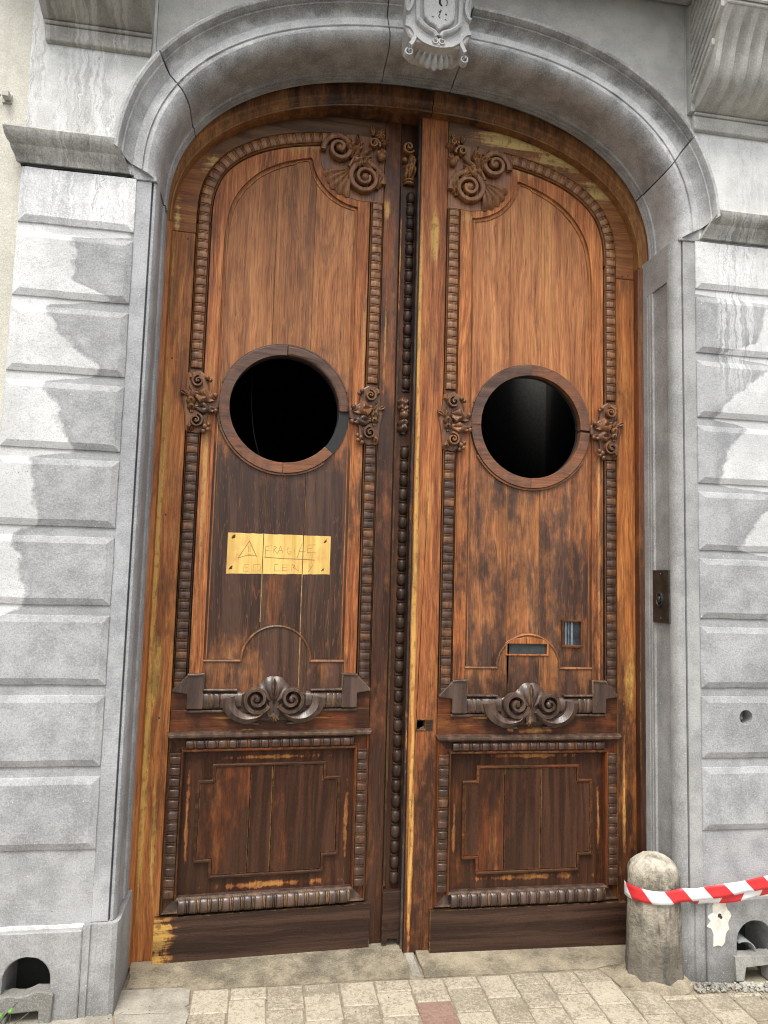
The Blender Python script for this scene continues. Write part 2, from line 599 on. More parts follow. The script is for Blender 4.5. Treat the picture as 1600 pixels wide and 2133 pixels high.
# ------------------------------------------------------------------ stone materials in use
def dryL(v): return (v + 1.70) / .5
DL = [(3.30, 1.0), (2.995, .95), (2.99, .52), (2.80, .55), (2.735, .90), (2.72, .60), (2.70, .34), (2.60, .45), (2.45, .78), (2.42, .74), (2.40, .38),
      (2.25, .50), (2.13, .64), (2.11, .58), (2.10, .30), (2.0, .36), (1.83, .40), (1.80, .22), (1.70, .30), (1.52, .36), (1.45, .0), (0.3, 0.0)]
M_BL = stone('stone_blocks_dry_left', dark=(.23, .232, .235), light=(.40, .402, .405), dry=('L', DL, .3, 3.4, (-1.72, -1.22)), drips=.0, tool='v')
M_BL1 = stone('stone_blocks_streaked', dark=(.44, .445, .45), light=(.70, .70, .70), drips=1.0, tool='h', seed=4)
DR = [(3.30, 0.0), (3.0, 0.0), (2.995, .86), (2.80, .72), (2.72, .30), (2.70, .95), (2.60, .62), (2.50, .34), (2.42, .22), (2.40, .62), (2.30, .36), (2.12, .26),
      (2.10, .98), (2.0, .72), (1.83, .46), (1.80, 1.0), (1.62, 1.0), (1.53, .70), (1.50, 1.0), (0.3, 1.0)]
M_BR = stone('stone_blocks_dry_right', dark=(.23, .232, .236), light=(.395, .397, .40), dry=('R', DR, .3, 3.4, (1.22, 1.66)), drips=.6, dripz=(2.45, 2.75), tool='h', seed=2)
M_JAMB = stone('stone_jamb', dark=(.24, .244, .252), light=(.41, .414, .422), tool='h', seed=7, streak=.1)
M_JAMBR = stone('stone_jamb_right', dark=(.24, .24, .235), light=(.38, .38, .37), tool='v', seed=7, streak=.3)
M_ARCH = stone('stone_arch', dark=(.25, .252, .252), light=(.54, .542, .54), tool='v', seed=3, streak=.25, fleck=.4, ringm=True)
M_ARCHD = stone('stone_arch_low', dark=(.29, .29, .288), light=(.56, .56, .555), tool='v', seed=5, streak=.25, fleck=.5)
M_UP = stone('stone_spandrel', dark=(.42, .42, .405), light=(.58, .58, .55), warm=.25, tool='h', seed=9, fleck=.25)
M_UPL = stone('stone_pilaster_streaked', dark=(.50, .50, .48), light=(.74, .74, .72), warm=.12, drips=1.0, tool='h', seed=8, fleck=.2)
M_UPR = stone('stone_pilaster_pale', dark=(.52, .52, .505), light=(.74, .74, .72), warm=.1, drips=.45, tool='h', seed=18, fleck=.2)
M_CORB = stone('stone_console', dark=(.40, .395, .375), light=(.60, .595, .56), warm=.3, tool='v', seed=12, streak=.4, fleck=.2)
M_CORBL = stone('stone_console_streaked', dark=(.24, .235, .22), light=(.38, .37, .34), warm=.3, tool='v', seed=13, streak=.8, drips=.6, fleck=.2)
M_IMP = stone('stone_impost', dark=(.16, .158, .145), light=(.46, .455, .42), warm=.1, tool='v', seed=15, streak=.8, drips=.5, fleck=.3)
M_KEY = stone('stone_keystone', dark=(.46, .46, .45), light=(.56, .56, .55), tool='v', seed=21, fleck=.1, streak=.12)
M_PLI = stone('stone_plinth', dark=(.235, .235, .235), light=(.37, .37, .365), tool='v', seed=25, dirt=[(-.05, .30, .75, (.13, .12, .105))], streak=.2)
M_PLIR = stone('stone_plinth_right', dark=(.19, .19, .188), light=(.32, .32, .314), tool='v', seed=26, dirt=[(-.05, .26, .85, (.085, .08, .072))], streak=.4)
M_RENDER = stone('cream_render', dark=(.47, .45, .38), light=(.60, .575, .50), tool='v', seed=31, streak=.35, fleck=0)
M_MORTAR = plain('pale_mortar', (.62, .61, .58), .9)
M_VOID = plain('near_black_stone', (.03, .03, .028), .9)
M_BROKEN = stone('broken_grille_stone', dark=(.16, .155, .14), light=(.34, .33, .30), tool='h', seed=40, fleck=.2)

# ------------------------------------------------------------------ ground
GS = math.atan(-.012)                      # the pavement falls a little to the right


def gz(x, y=0.0): return .03 - .012 * x


def tile_mat(name, c0, c1):
    g = G(name)
    pos = g.n('ShaderNodeNewGeometry').outputs['Position']
    rn = g.n('ShaderNodeObjectInfo').outputs['Random']
    n1 = g.noise(pos, 9, 4, .6)
    n2 = g.noise(pos, 75, 4, .75, .5)
    n3 = g.noise(pos, 260, 2, .7)
    f = g.add(g.add(g.mul(n1, .25), g.mul(n2, .5)), g.add(g.mul(n3, .25), g.mul(g.sub(rn, .5), .10)))
    c = g.mix(g.step(f, .42, .58), c0, c1)
    c = g.mix(g.step(n2, .60, .70, 0, .45), c, lum(c0, .55))
    c = g.mix(g.step(n1, .55, .72, 0, .45), c, lum(c0, .75))
    return g.done(c, .75, g.bump(g.add(n2, n3), .35, .004), .35)


M_TILE = tile_mat('cream_paving_tile', (.225, .19, .14), (.46, .41, .315))
M_TILER = tile_mat('red_paving_tile', (.21, .125, .095), (.31, .205, .16))
M_JOINT = plain('paving_joint', (.23, .195, .14), .95, scale=60)
M_ASPH = plain('asphalt', (.055, .054, .052), .9, scale=40)
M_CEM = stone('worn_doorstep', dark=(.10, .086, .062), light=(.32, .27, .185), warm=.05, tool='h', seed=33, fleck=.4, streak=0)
M_FLAG = stone('grey_flagstone', dark=(.20, .18, .145), light=(.38, .35, .29), warm=.1, tool='h', seed=35, fleck=.4)

mb = MB()
mb.add([(-90, -90, -.20), (90, -90, -.20), (90, -1.66, -.20), (-90, -1.66, -.20)], [(0, 1, 2, 3)])
street = mb.build('street', M_ASPH)
tag(street, 'dark asphalt street beyond the pavement kerb', kind='structure')

pave = empty('pavement', (0, 0, .03))
pave.rotation_euler = (0, math.atan(.012), 0)
tag(pave, 'pavement of cream tiles in staggered rows in front of the door', kind='structure')
mb = MB()
mb.box(-6, 6, -1.5, .9, -.16, -.005)
tag(mb.build('mortar_bed', M_JOINT, pave))
mb = MB()
for i in range(12):
    mb.box(-6 + i + .004, -5 + i - .004, -1.66, -1.504, -.3, .0)
mb.build('kerb', M_FLAG, pave, bevel=.008)

TW, TL, JT = .1435, .165, .0065


def tile_mesh(w, l):
    b = MB()
    t, c = 0.0, .003
    x0, x1, y0, y1 = -w / 2, w / 2, -l / 2, l / 2
    b.add([(x0, y0, -.012), (x1, y0, -.012), (x1, y1, -.012), (x0, y1, -.012),
           (x0, y0, -c), (x1, y0, -c), (x1, y1, -c), (x0, y1, -c),
           (x0 + c, y0 + c, t), (x1 - c, y0 + c, t), (x1 - c, y1 - c, t), (x0 + c, y1 - c, t)],
          [(8, 9, 10, 11), (4, 5, 9, 8), (5, 6, 10, 9), (6, 7, 11, 10), (7, 4, 8, 11), (0, 1, 5, 4), (1, 2, 6, 5), (2, 3, 7, 6), (3, 0, 4, 7)])
    return b


proto_tile = tile_mesh(TW - JT, TL - JT).build('paving_tile', M_TILE, pave)
half_tiles = {}
first = True
for ci in range(-8, 22):
    xc = -.866 + TW * .5 + (ci + .5) * TW - TW * .5
    stag = 0.0 if ci % 2 == 0 else TL * .5
    edge = .128 + .003 * ci * .2
    if xc > .83:
        edge = -.03 if xc < .98 else -.085
    if xc < -.8:
        edge = -.06 - .11 * (xc < -.95)
    if xc < -1.1:
        edge = -.13
    y = .128 - stag
    k = 0
    ys = edge
    # first piece of the row: cut to the edge
    yt = .128 - stag
    while yt > edge + .02:
        yt -= TL
    pieces = []
    if edge - yt > .02:
        pieces.append((edge - (edge - yt) / 2, edge - yt))
    while yt - TL > -.62:
        pieces.append((yt - TL / 2, TL))
        yt -= TL
    for (yc, ln) in pieces:
        if abs(ln - TL) < .001:
            o = proto_tile if first else proto_tile.copy()
            if not first:
                COL.objects.link(o)
                o.parent = pave
            first = False
        else:
            key = round(ln, 3)
            if key not in half_tiles:
                o = tile_mesh(TW - JT, ln - JT).build('paving_tile', M_TILE, pave)
                half_tiles[key] = o
            else:
                o = half_tiles[key].copy()
                COL.objects.link(o)
                o.parent = pave
        o.location = (xc - .012 * (.1 - yc) * 5 * .6, yc, rnd.uniform(-.0008, .0008))
        o.rotation_euler = (rnd.uniform(-.004, .004), rnd.uniform(-.004, .004), -.0 + rnd.uniform(-.006, .006))
        if abs(xc - .13) < .07 and -.24 < yc < -.10 and not o.get('label'):
            o.data = o.data.copy()
            o.data.materials.clear()
            o.data.materials.append(M_TILER)
            o['label'] = 'single reddish tile'
# fill beyond the individually laid tiles
mb = MB()
for ci in range(-8, 22):
    xc = -.866 + (ci + .5) * TW
    for k in range(5):
        yc = -.62 - TL * (.5 + k) - (0 if ci % 2 == 0 else TL * .5) * 0
        t_ = tile_mesh(TW - JT, TL - JT)
        mb.add([(a + xc, b + yc, c) for a, b, c in t_.v], t_.f)
tag(mb.build('paving_tiles', M_TILE, pave), kind='stuff')

# cement strip and flags
def slab(name, mat, pts, zt, th=.05, parent=None, bev=.006, seed=1, rough=.004):
    """thin horizontal slab from an outline in x, y with slightly uneven rim"""
    r2 = random.Random(seed)
    P = []
    for i, (a, b) in enumerate(pts):
        c, d = pts[(i + 1) % len(pts)]
        m = max(1, int(math.hypot(c - a, d - b) / .06))
        for k in range(m):
            P.append((a + (c - a) * k / m + r2.uniform(-rough, rough), b + (d - b) * k / m + r2.uniform(-rough, rough)))
    tri = tessellate_polygon([[Vector((a, b, 0)) for a, b in P]])
    n = len(P)
    zf = zt if callable(zt) else (lambda x, y: zt)
    V = [(a, b, zf(a, b)) for a, b in P] + [(a, b, zf(a, b) - th) for a, b in P]
    F = [tuple(t) for t in tri] + [tuple(i + n for i in t) for t in tri] + [(i, (i + 1) % n, n + (i + 1) % n, n + i) for i in range(n)]
    return MB().add(V, F).build(name, mat, parent, bevel=bev)


step = empty('doorstep', (0, .25, 0))
tag(step, 'worn pale stone doorstep slabs under the double door', kind='structure')


def zstep(x, y): return gz(x) + .002 + max(0, (y - .13)) * .09


def lslab(name, mat, pts, zt, th=.06, seed=1, bev=.006):
    o = slab(name, mat, pts, lambda x, y: zt(x, y), th, None, bev, seed)
    o.data.transform(Matrix.Translation((0, -.25, 0)))
    o.parent = step
    return o


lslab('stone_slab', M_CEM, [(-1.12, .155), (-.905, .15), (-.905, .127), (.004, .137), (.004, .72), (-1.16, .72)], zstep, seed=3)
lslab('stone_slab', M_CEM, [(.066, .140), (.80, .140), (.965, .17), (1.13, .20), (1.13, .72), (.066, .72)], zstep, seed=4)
lslab('stone_slab', M_FLAG, [(.012, .16), (.058, .155), (.058, .72), (.012, .72)], lambda x, y: zstep(x, y) - .008, seed=5)
fl1 = slab('flagstone', M_FLAG, [(-1.15, .148), (-.91, .143), (-.875, .118), (-.875, .03), (-.93, -.02), (-1.14, -.015)], lambda x, y: gz(x) + .003, .05, None, .006, 6)
tag(fl1, 'uneven grey flagstone by the left jamb foot', kind='structure')
fl2 = slab('cement_strip', M_FLAG, [(-2.2, -.14), (-1.12, -.10), (-1.13, -.025), (-.94, -.03), (-.89, .02), (-.868, -.04), (-.88, -.12), (-1.1, -.16), (-2.2, -.19)],
           lambda x, y: gz(x) + .004, .05, None, .003, 7)
tag(fl2, 'grey cement strip along the foot of the left wall', kind='structure')
fl2b = slab('cement_fill', M_FLAG, [(-2.2, .1), (-1.12, .1), (-1.14, -.02), (-1.12, -.095), (-2.2, -.135)], lambda x, y: gz(x) + .001, .05, None, .003, 17)
tag(fl2b, 'dusty mortar ground at the foot of the left plinth', kind='structure')
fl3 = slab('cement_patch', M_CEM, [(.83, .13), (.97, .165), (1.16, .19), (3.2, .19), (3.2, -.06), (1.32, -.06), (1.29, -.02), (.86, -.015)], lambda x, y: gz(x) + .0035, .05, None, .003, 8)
tag(fl3, 'yellowish cement patch around the foot of the bollard', kind='structure')

# ------------------------------------------------------------------ stone building
bld = empty('stone_building', (0, 0, 0))
tag(bld, 'grey stone house front with a wide arched carriage doorway', 'building')


def jamb(name, side, mat):
    if side < 0:
        prof = [(-1.239, .0), (-1.181, .0), (-1.1795, .028), (-1.1745, .028), (-1.173, .004), (-1.164, .008), (-1.156, .022), (-1.153, .045), (-1.153, .055), (-1.160, .06),
                (-1.160, .185), (-1.153, .19), (-1.153, .20), (-1.159, .205), (-1.153, .21), (-1.153, .226), (-1.159, .23), (-1.153, .236), (-1.153, .36), (-1.239, .36)]
    else:
        prof = [(1.239, .0), (1.180, .0), (1.1785, .018), (1.1745, .018), (1.172, .003), (1.158, .006), (1.144, .016), (1.135, .032), (1.132, .048), (1.132, .058), (1.140, .064),
                (1.140, .185), (1.132, .19), (1.132, .203), (1.139, .207), (1.132, .212), (1.132, .226), (1.139, .230), (1.132, .235), (1.132, .36), (1.239, .36)]
    mb = MB()
    zt = 3.252 if side < 0 else 3.252
    zs_ = [.368, zt] if side < 0 else [.368, 3.075]
    mb.grid([[(a, b, z) for a, b in prof] for z in zs_], closed_v=True)
    n = len(prof)
    mb.f += [tuple(range(n)), tuple(range(n, 2 * n))]
    mb.mi += [0, 0]
    if side > 0:     # plain head of the reveal above the sunk panel
        pr2 = prof[:10] + [(1.132, .36), (1.239, .36)]
        o = len(mb.v)
        mb.grid([[(a, b, z) for a, b in pr2] for z in (3.0753, zt)], closed_v=True)
        n = len(pr2)
        mb.f += [tuple(range(o, o + n)), tuple(range(o + n, o + 2 * n))]
        mb.mi += [0, 0]
    return mb.build(name, mat, bld, smooth=True, angle=28)


jl = jamb('jamb_moulding', -1, M_JAMB)
jr = jamb('jamb_moulding', 1, M_JAMBR)

# plain wall faces
WT = .36
mb = MB()
mb.box(-1.68, -1.2395, .0, WT, .366, 3.262)
mb.build('pier', M_BL, bld)
mb = MB()
mb.box(1.2395, 1.72, .0, WT, .366, 3.262)
mb.build('pier', M_BR, bld)
mb = MB()
mb.box(1.724, 5.0, .012, WT, -.1, 5.4)
mb.build('wall', M_UPR, bld)

# rusticated blocks
def block(side, k):
    z0 = .63 + .3 * (9 - k)
    z1 = z0 + (.262 if k > 1 else .226)
    if side < 0:
        x0, x1 = -1.680, -1.239
    else:
        x0, x1 = 1.239, 1.715
    d, c = .015, .026
    r2 = random.Random(k * 3 + side)
    j = lambda: r2.uniform(-.0007, .0007)
    # front face as a grid with slightly hand-cut edges
    nx, nz = 6, 4
    rows = []
    for i in range(nz + 1):
        row = []
        for q in range(nx + 1):
            fx, fz = q / nx, i / nz
            ex = 1 if q in (0, nx) else 0
            ez = 1 if i in (0, nz) else 0
            zc1 = c if k > 1 else .004
            row.append((x0 + c + (x1 - x0 - 2 * c) * fx + j() * (1 + ex), -d + j() * .5, z0 + c + (z1 - zc1 - z0 - c) * fz + j() * (1 + ez)))
        rows.append(row)
    mb = MB()
    mb.grid(rows)
    o = len(mb.v)
    rim = [(0, q) for q in range(nx + 1)] + [(i, nx) for i in range(1, nz + 1)] + [(nz, q) for q in range(nx - 1, -1, -1)] + [(i, 0) for i in range(nz - 1, 0, -1)]
    V = []
    for (i, q) in rim:
        px, py, pz = rows[i][q]
        fx = {0: -1, nx: 1}.get(q, 0)
        fz = {0: -1, nz: 1}.get(i, 0)
        cz1 = c if (k > 1 or fz < 0) else .004
        V.append((px + fx * c, -.0055, pz + fz * cz1))
    V2 = [(a, .003, b_) for a, _, b_ in V]
    mb.v += V + V2
    m = len(rim)
    for a in range(m):
        mb.f.append((o + a, o + (a + 1) % m, o + m + (a + 1) % m, o + m + a))
        mb.mi.append(0)
    for a in range(m):
        i, q = rim[a]
        i2, q2 = rim[(a + 1) % m]
        mb.f.append((i * (nx + 1) + q, i2 * (nx + 1) + q2, o + (a + 1) % m, o + a))
        mb.mi.append(0)
    mb.f.append(tuple(range(o + m, o + 2 * m)))
    mb.mi.append(0)
    mat = (M_BL1 if k == 1 else M_BL) if side < 0 else M_BR
    return mb.build('stone_block', mat, bld, bevel=.0018)


for k in range(1, 10):
    block(-1, k)
    ob = block(1, k)
    if k == 8:
        c = MB()
        c.tube([(1.4456, -.06, 1.104), (1.4456, .05, 1.104)], .031, 18)
        cut(ob, [c])
        c2 = MB()
        c2.tube([(1.4456, -.06, 1.104), (1.4456, .05, 1.104)], .03, 18)
        for pr in [o for o in bld.children if o.name.startswith('pier') and o.data.vertices[0].co.x > 0]:
            cut(pr, [c2])
        ob['label'] = 'block with a round drilled hole'
        # torn pale rim of the hole and bits of old fixing in it
        mb = MB()
        mb.ball((1.436, .03, 1.112), .014, 7, 5)
        mb.ball((1.452, .036, 1.094), .012, 7, 5)
        mb.build('plug', M_BROKEN, bld)

# plinths, with arched vents
def plinth(side):
    yf = -.030
    x0, x1 = (-1.70, -1.262) if side < 0 else (1.237, 1.72)
    vc, vr, zt, zb = (-1.445, .082, .268, -.06) if side < 0 else (1.457, .084, .262, -.08)
    hole = [(vc - vr, zb), (vc - vr, zt - vr)] + [(vc + vr * math.cos(PI - PI * i / 14), zt - vr + vr * math.sin(PI - PI * i / 14)) for i in range(1, 14)] + [(vc + vr, zt - vr), (vc + vr, zb)]
    outer = [(x0, -.12), (hole[0][0], -.12)] + hole + [(hole[-1][0], -.12), (x1, -.12), (x1, .352), (x0, .352)]
    mb = MB()
    mb.prism(outer, yf, .16)
    mat = M_PLI if side < 0 else M_PLIR
    o = mb.build('plinth_block', mat, bld, bevel=.004)
    mb = MB()
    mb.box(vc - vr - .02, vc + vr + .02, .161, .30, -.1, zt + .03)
    mb.build('vent_recess', M_VOID, bld)  # near-black colour stands in for the shade deep inside the vent
    # broken sill of the vent grille
    r2 = random.Random(5 + side)
    s0 = .148 if side < 0 else .125
    n = 9
    top = [(vc - vr - (.012 if side < 0 else .02) + (2 * vr + .03) * i / n, s0 + (r2.uniform(-.009, .009) if side < 0 else r2.uniform(-.0025, .0025))) for i in range(n + 1)]
    low = [(vc + vr + .012, .02), (vc + vr - .028, .02), (vc + vr - .03, .088), (vc - vr + .03, .083), (vc - vr + .02, .03), (vc - vr - .015, .03)]
    mb = MB()
    mb.prism(top + low, yf - .014, yf + .045)
    g_ = mb.build('vent_sill', M_BROKEN, bld, bevel=.006)
    # mortar line above
    mb = MB()
    n = 12
    xs = [x0 + (x1 - x0) * i / n for i in range(n + 1)]
    up = [(a, .3645 + r2.uniform(-.001, .001)) for a in xs]
    dn = [(a, .3525 + r2.uniform(-.0015, .001)) for a in reversed(xs)]
    mb.prism(up + dn, -.008, .05)
    mb.build('mortar_joint', M_MORTAR, bld)
    # foot of the jamb, stepped like the moulding above
    if side < 0:
        pr = [(-1.2615, -.022), (-1.236, -.022), (-1.234, -.014), (-1.212, -.014), (-1.210, -.020), (-1.160, -.016), (-1.143, -.004), (-1.138, .02), (-1.138, .36), (-1.2615, .36)]
    else:
        pr = [(1.2365, -.016), (1.196, -.012), (1.192, -.004), (1.165, -.002), (1.142, .012), (1.128, .04), (1.128, .36), (1.2365, .36)]
    mb = MB()
    zz = [-.1, .1, .25, .3655]
    mb.grid([[(a + r2.uniform(-.001, .001), b, z) for a, b in pr] for z in zz], closed_v=True)
    n = len(pr)
    mb.f += [tuple(range(n)), tuple(range((len(zz) - 1) * n, len(zz) * n))]
    mb.mi += [0, 0]
    mb.build('jamb_foot', mat, bld, smooth=True, angle=25)
    return o


plinth(-1)
plinth(1)
# curl of old lead inside the right vent
mb = MB()
rows = []
for i in range(9):
    a = -.5 + i * .28
    rows.append([(1.40 + .055 * math.sin(a) + .02, yy, .128 + .045 * math.cos(a) + (yy) * .06) for yy in (-.01, .05, .1)])
mb.grid(rows)
o = mb.build('lead_flap', plain('grey_lead', (.22, .23, .235), .6), bld, smooth=True)
so = o.modifiers.new('thick', 'SOLIDIFY')
so.thickness = .005

# upper walls: pilaster heads, spandrel
TH = [PI * i / 60 for i in range(61)]
def mid_arch(t, a0, a1, n=40):
    return [arch_pt(t, a0 + (a1 - a0) * i / n) for i in range(n + 1)]


def th_at_x(t, xx):
    lo, hi = 0.0, PI
    for _ in range(50):
        m = (lo + hi) / 2
        if arch_pt(t, m)[0] > xx: lo = m
        else: hi = m
    return lo


tL = th_at_x(.2, -1.205)
tR = th_at_x(.2, 1.222)
mb = MB()
mb.prism([(-1.68, 3.262)] + mid_arch(.2, PI, tL) + [(-1.2065, 5.4), (-1.68, 5.4)], 0.0, WT)
mb.build('pilaster_head', M_UPL, bld)
mb = MB()
mb.prism([(1.7235, 3.262), (1.7235, 5.4), (1.2245, 5.4)] + list(reversed(mid_arch(.2, 0, tR))), 0.0, WT)
mb.build('pilaster_head', M_UPR, bld)
mb = MB()
mb.prism([(-1.2015, 5.4)] + mid_arch(.2, th_at_x(.2, -1.2015), th_at_x(.2, 1.2195)) + [(1.2195, 5.4)], 0.004, WT)
mb.build('spandrel', M_UP, bld)

# balcony slab above, carried by the consoles
mb = MB()
mb.box(-1.9, 1.9, -.36, .0, 4.418, 4.50)
mb.build('balcony_slab', M_CORB, bld, bevel=.01)

# arch ring
PROF = [(1.0, .02), (1.0, -.040), (.985, -.050), (.93, -.052), (.92, -.060), (.90, -.075), (.86, -.084), (.81, -.080), (.775, -.066), (.765, -.052), (.725, -.052), (.715, -.040),
        (.66, -.022), (.60, -.010), (.55, -.006), (.54, -.014), (.36, -.018), (.35, -.026), (.335, -.026), (.325, -.018), (.31, -.020), (.22, -.024), (.12, -.014), (.05, .008), (.01, .034), (.0, .055),
        (.0, .10), (.0, .185), (-.04, .187), (-.04, .199), (.0, .203), (-.04, .207), (-.04, .222), (.0, .226), (-.04, .230), (-.04, .244), (.02, .25), (.02, .36), (1.0, .36)]


def ring(name, th0, th1, mat, n=26):
    """th0, th1: (inner, outer) joint angles in degrees"""
    rows = []
    for i in range(n + 1):
        f = i / n
        row = []
        for (t, y) in PROF:
            tt = max(0, min(1, t))
            a = R((th0[0] + (th0[1] - th0[0]) * tt) * (1 - f) + (th1[0] + (th1[1] - th1[0]) * tt) * f)
            px, pz = arch_pt(t, max(0.0, min(PI, a)))
            row.append((px, y, pz))
        rows.append(row)
    mb = MB()
    mb.grid(rows, closed_v=True)
    m = len(PROF)
    mb.f += [tuple(range(m)), tuple(range(n * m, (n + 1) * m))]
    mb.mi += [0, 0]
    return mb.build(name, mat, bld, smooth=True, angle=32)


G1 = .22
ring('voussoir', (180, 175.5), (180 - 26 + G1, 180 - 30.5 + G1), M_ARCHD)
ring('voussoir', (180 - 26 - G1, 180 - 30.5 - G1), (98.2, 97.6), M_ARCH, 34)
ring('voussoir', (98.0, 97.4), (85.6, 85.9), M_ARCH, 8)
ring('voussoir', (85.4, 85.7), (21 + G1, 27.5 + G1), M_ARCH, 34)
ring('voussoir', (21 - G1, 27.5 - G1), (0, 4.5), M_ARCHD)

# small springers that close the ring on the jambs
for sg, mt in ((-1, M_JAMB), (1, M_JAMBR)):
    mb = MB()
    mb.prism([(sg * a, b) for a, b in [(1.2385, 3.2535), (1.159, 3.2535), (1.165, 3.275), (1.20, 3.30), (1.262, 3.335), (1.262, 3.262)]], -.006, .05)
    mb.build('springer', mt, bld, bevel=.003)

# imposts: moulded caps of the pilasters
def impost(side):
    prof = [(.0, 3.266), (-.020, 3.268), (-.024, 3.280), (-.030, 3.292), (-.044, 3.308), (-.048, 3.318), (-.050, 3.324), (-.062, 3.332), (-.074, 3.348), (-.080, 3.366), (-.082, 3.376), (-.07, 3.388), (.0, 3.402)]
    mb = MB()
    rows = []
    if side < 0:
        for xx, k in ((-1.684, 1), (-1.262, 0)):
            rows.append([(xx + (y * .62 if k else y * .0 - (z - 3.266) * .42), y, z) for y, z in prof])
    else:
        for xx, k in ((1.262, 0), (1.76, 1)):
            rows.append([(xx + (0 if k else (z - 3.266) * .42), y, z) for y, z in prof])
    mb.grid(rows)
    n = len(prof)
    mb.f += [tuple(range(n)), tuple(range(n, 2 * n))]
    mb.mi += [0, 0]
    return mb.build('impost_cornice', M_IMP, bld, smooth=True, angle=30)


impost(-1)
impost(1)
# ragged mortar bed under the left impost
mb = MB()
r2 = random.Random(2)
n = 26
xs = [-1.682 + .43 * i / n for i in range(n + 1)]
mb.prism([(a, 3.2685) for a in xs] + [(a, 3.2595 + r2.uniform(-.005, .003)) for a in reversed(xs)], -.012, .02)
mb.build('mortar_bed', M_VOID, bld)

# consoles with fluted scrolls
def console(side):
    x0, x1 = (-1.632, -1.209) if side < 0 else (1.226, 1.650)
    mat = M_CORBL if side < 0 else M_CORB
    con = mb0 = None
    # silhouette (y, z) of the scroll
    sil = [(-.028, 3.872), (-.07, 3.884), (-.115, 3.902), (-.154, 3.927), (-.182, 3.960), (-.195, 3.990), (-.207, 4.03), (-.222, 4.08), (-.249, 4.137), (-.27, 4.17), (-.292, 4.20)]
    n = len(sil)
    # body built across x with flutes
    nf = 6
    w = x1 - x0
    rows = []
    xs = []
    for i in range(nf):
        a = x0 + .012 + (w - .024) * i / nf
        b = x0 + .012 + (w - .024) * (i + 1) / nf
        rib = .012
        for f in range(9):
            xs.append((a + rib + (b - a - 2 * rib) * f / 8, math.sin(PI * f / 8)))
        xs.append((b - rib + .002, 0))
    xs = [(x0, 0)] + xs + [(x1, 0)]
    for xx, dp in xs:
        row = [(xx, .0, 3.872)]
        for q, (yy, zz) in enumerate(sil):
            endf = 0 if q in (0, n - 1) else (.55 if q in (1, n - 2) else 1)
            nd = Vector((0, 1, .0))
            row.append((xx, yy + .024 * dp * endf, zz + .006 * dp * endf))
        row.append((xx, .0, 4.20))
        rows.append(row)
    mb = MB()
    mb.grid(rows)
    m = len(rows[0])
    mb.f += [tuple(range(m)), tuple(range((len(rows) - 1) * m, len(rows) * m))]
    mb.mi += [0, 0]
    body = mb.build('console', mat, bld, smooth=True, angle=40)
    # slanted grooves of the side face: raised strips between them
    if side > 0:
        mb = MB()
        def sil_y(z):
            for (ya, za), (yb, zb) in zip(sil, sil[1:]):
                if za <= z <= zb:
                    return ya + (yb - ya) * (z - za) / (zb - za)
            return sil[-1][0]
        mb.box(x0 - .018, x0, -.034, -.002, 3.872, 4.40)     # the plain margin next to the wall
        zz = 3.86
        while zz < 4.5:
            # a strip rising away from the wall
            pts = []
            z0_, sl = zz, 1.05
            yy = -.036
            up = []
            for s_ in range(14):
                yv = -.036 - s_ * .018
                zv = z0_ + s_ * .018 * sl
                lim = sil_y(min(max(zv, 3.873), 4.199)) + .02 if zv < 4.2 else -.272
                if yv < lim or zv > 4.40:
                    break
                up.append((yv, zv))
            if len(up) >= 2:
                a, b = up[0], up[-1]
                h = .030
                V = []
                for xx in (x0 - .016, x0 + .001):
                    V += [(xx, a[0], a[1]), (xx, b[0], b[1]), (xx, b[0], b[1] + h * .9), (xx, a[0], a[1] + h)]
                mb.add(V, [(0, 1, 2, 3), (4, 5, 6, 7), (0, 1, 5, 4), (1, 2, 6, 5), (2, 3, 7, 6), (3, 0, 4, 7)])
            zz += .050
        mb.build('side_reed', mat, bld)
    # upper block and its fillet
    mb = MB()
    mb.box(x0 - .0, x1 + .0, -.30, 0, 4.2005, 4.4165)
    mb.build('console_head', mat, bld, bevel=.004)
    mb = MB()
    mb.box(x0 - .004, x1 + .012, -.312, -.30, 4.215, 4.245)
    mb.box(x0 - .004, x1 + .012, -.330, -.30, 4.255, 4.30)
    mb.build('console_fillet', mat, bld, bevel=.006)
    # lower fillet and plain block
    mb = MB()
    mb.box(x0 + .002, x1 - .0, -.036, 0, 3.858, 3.8715)
    mb.build('console_fillet', mat, bld, bevel=.004)
    mb = MB()
    mb.add([(x0 + .002, -.026, 3.857), (x1, -.026, 3.857), (x1 - .004, -.020, 3.796), (x0 + .008, -.020, 3.796), (x0 + .002, .0, 3.857), (x1, .0, 3.857), (x1 - .004, .0, 3.79), (x0 + .008, .0, 3.79)],
           [(0, 1, 2, 3), (4, 5, 6, 7), (0, 1, 5, 4), (1, 2, 6, 5), (2, 3, 7, 6), (3, 0, 4, 7)])
    mb.build('console_foot', mat, bld, bevel=.003)
    return body


console(-1)
console(1)

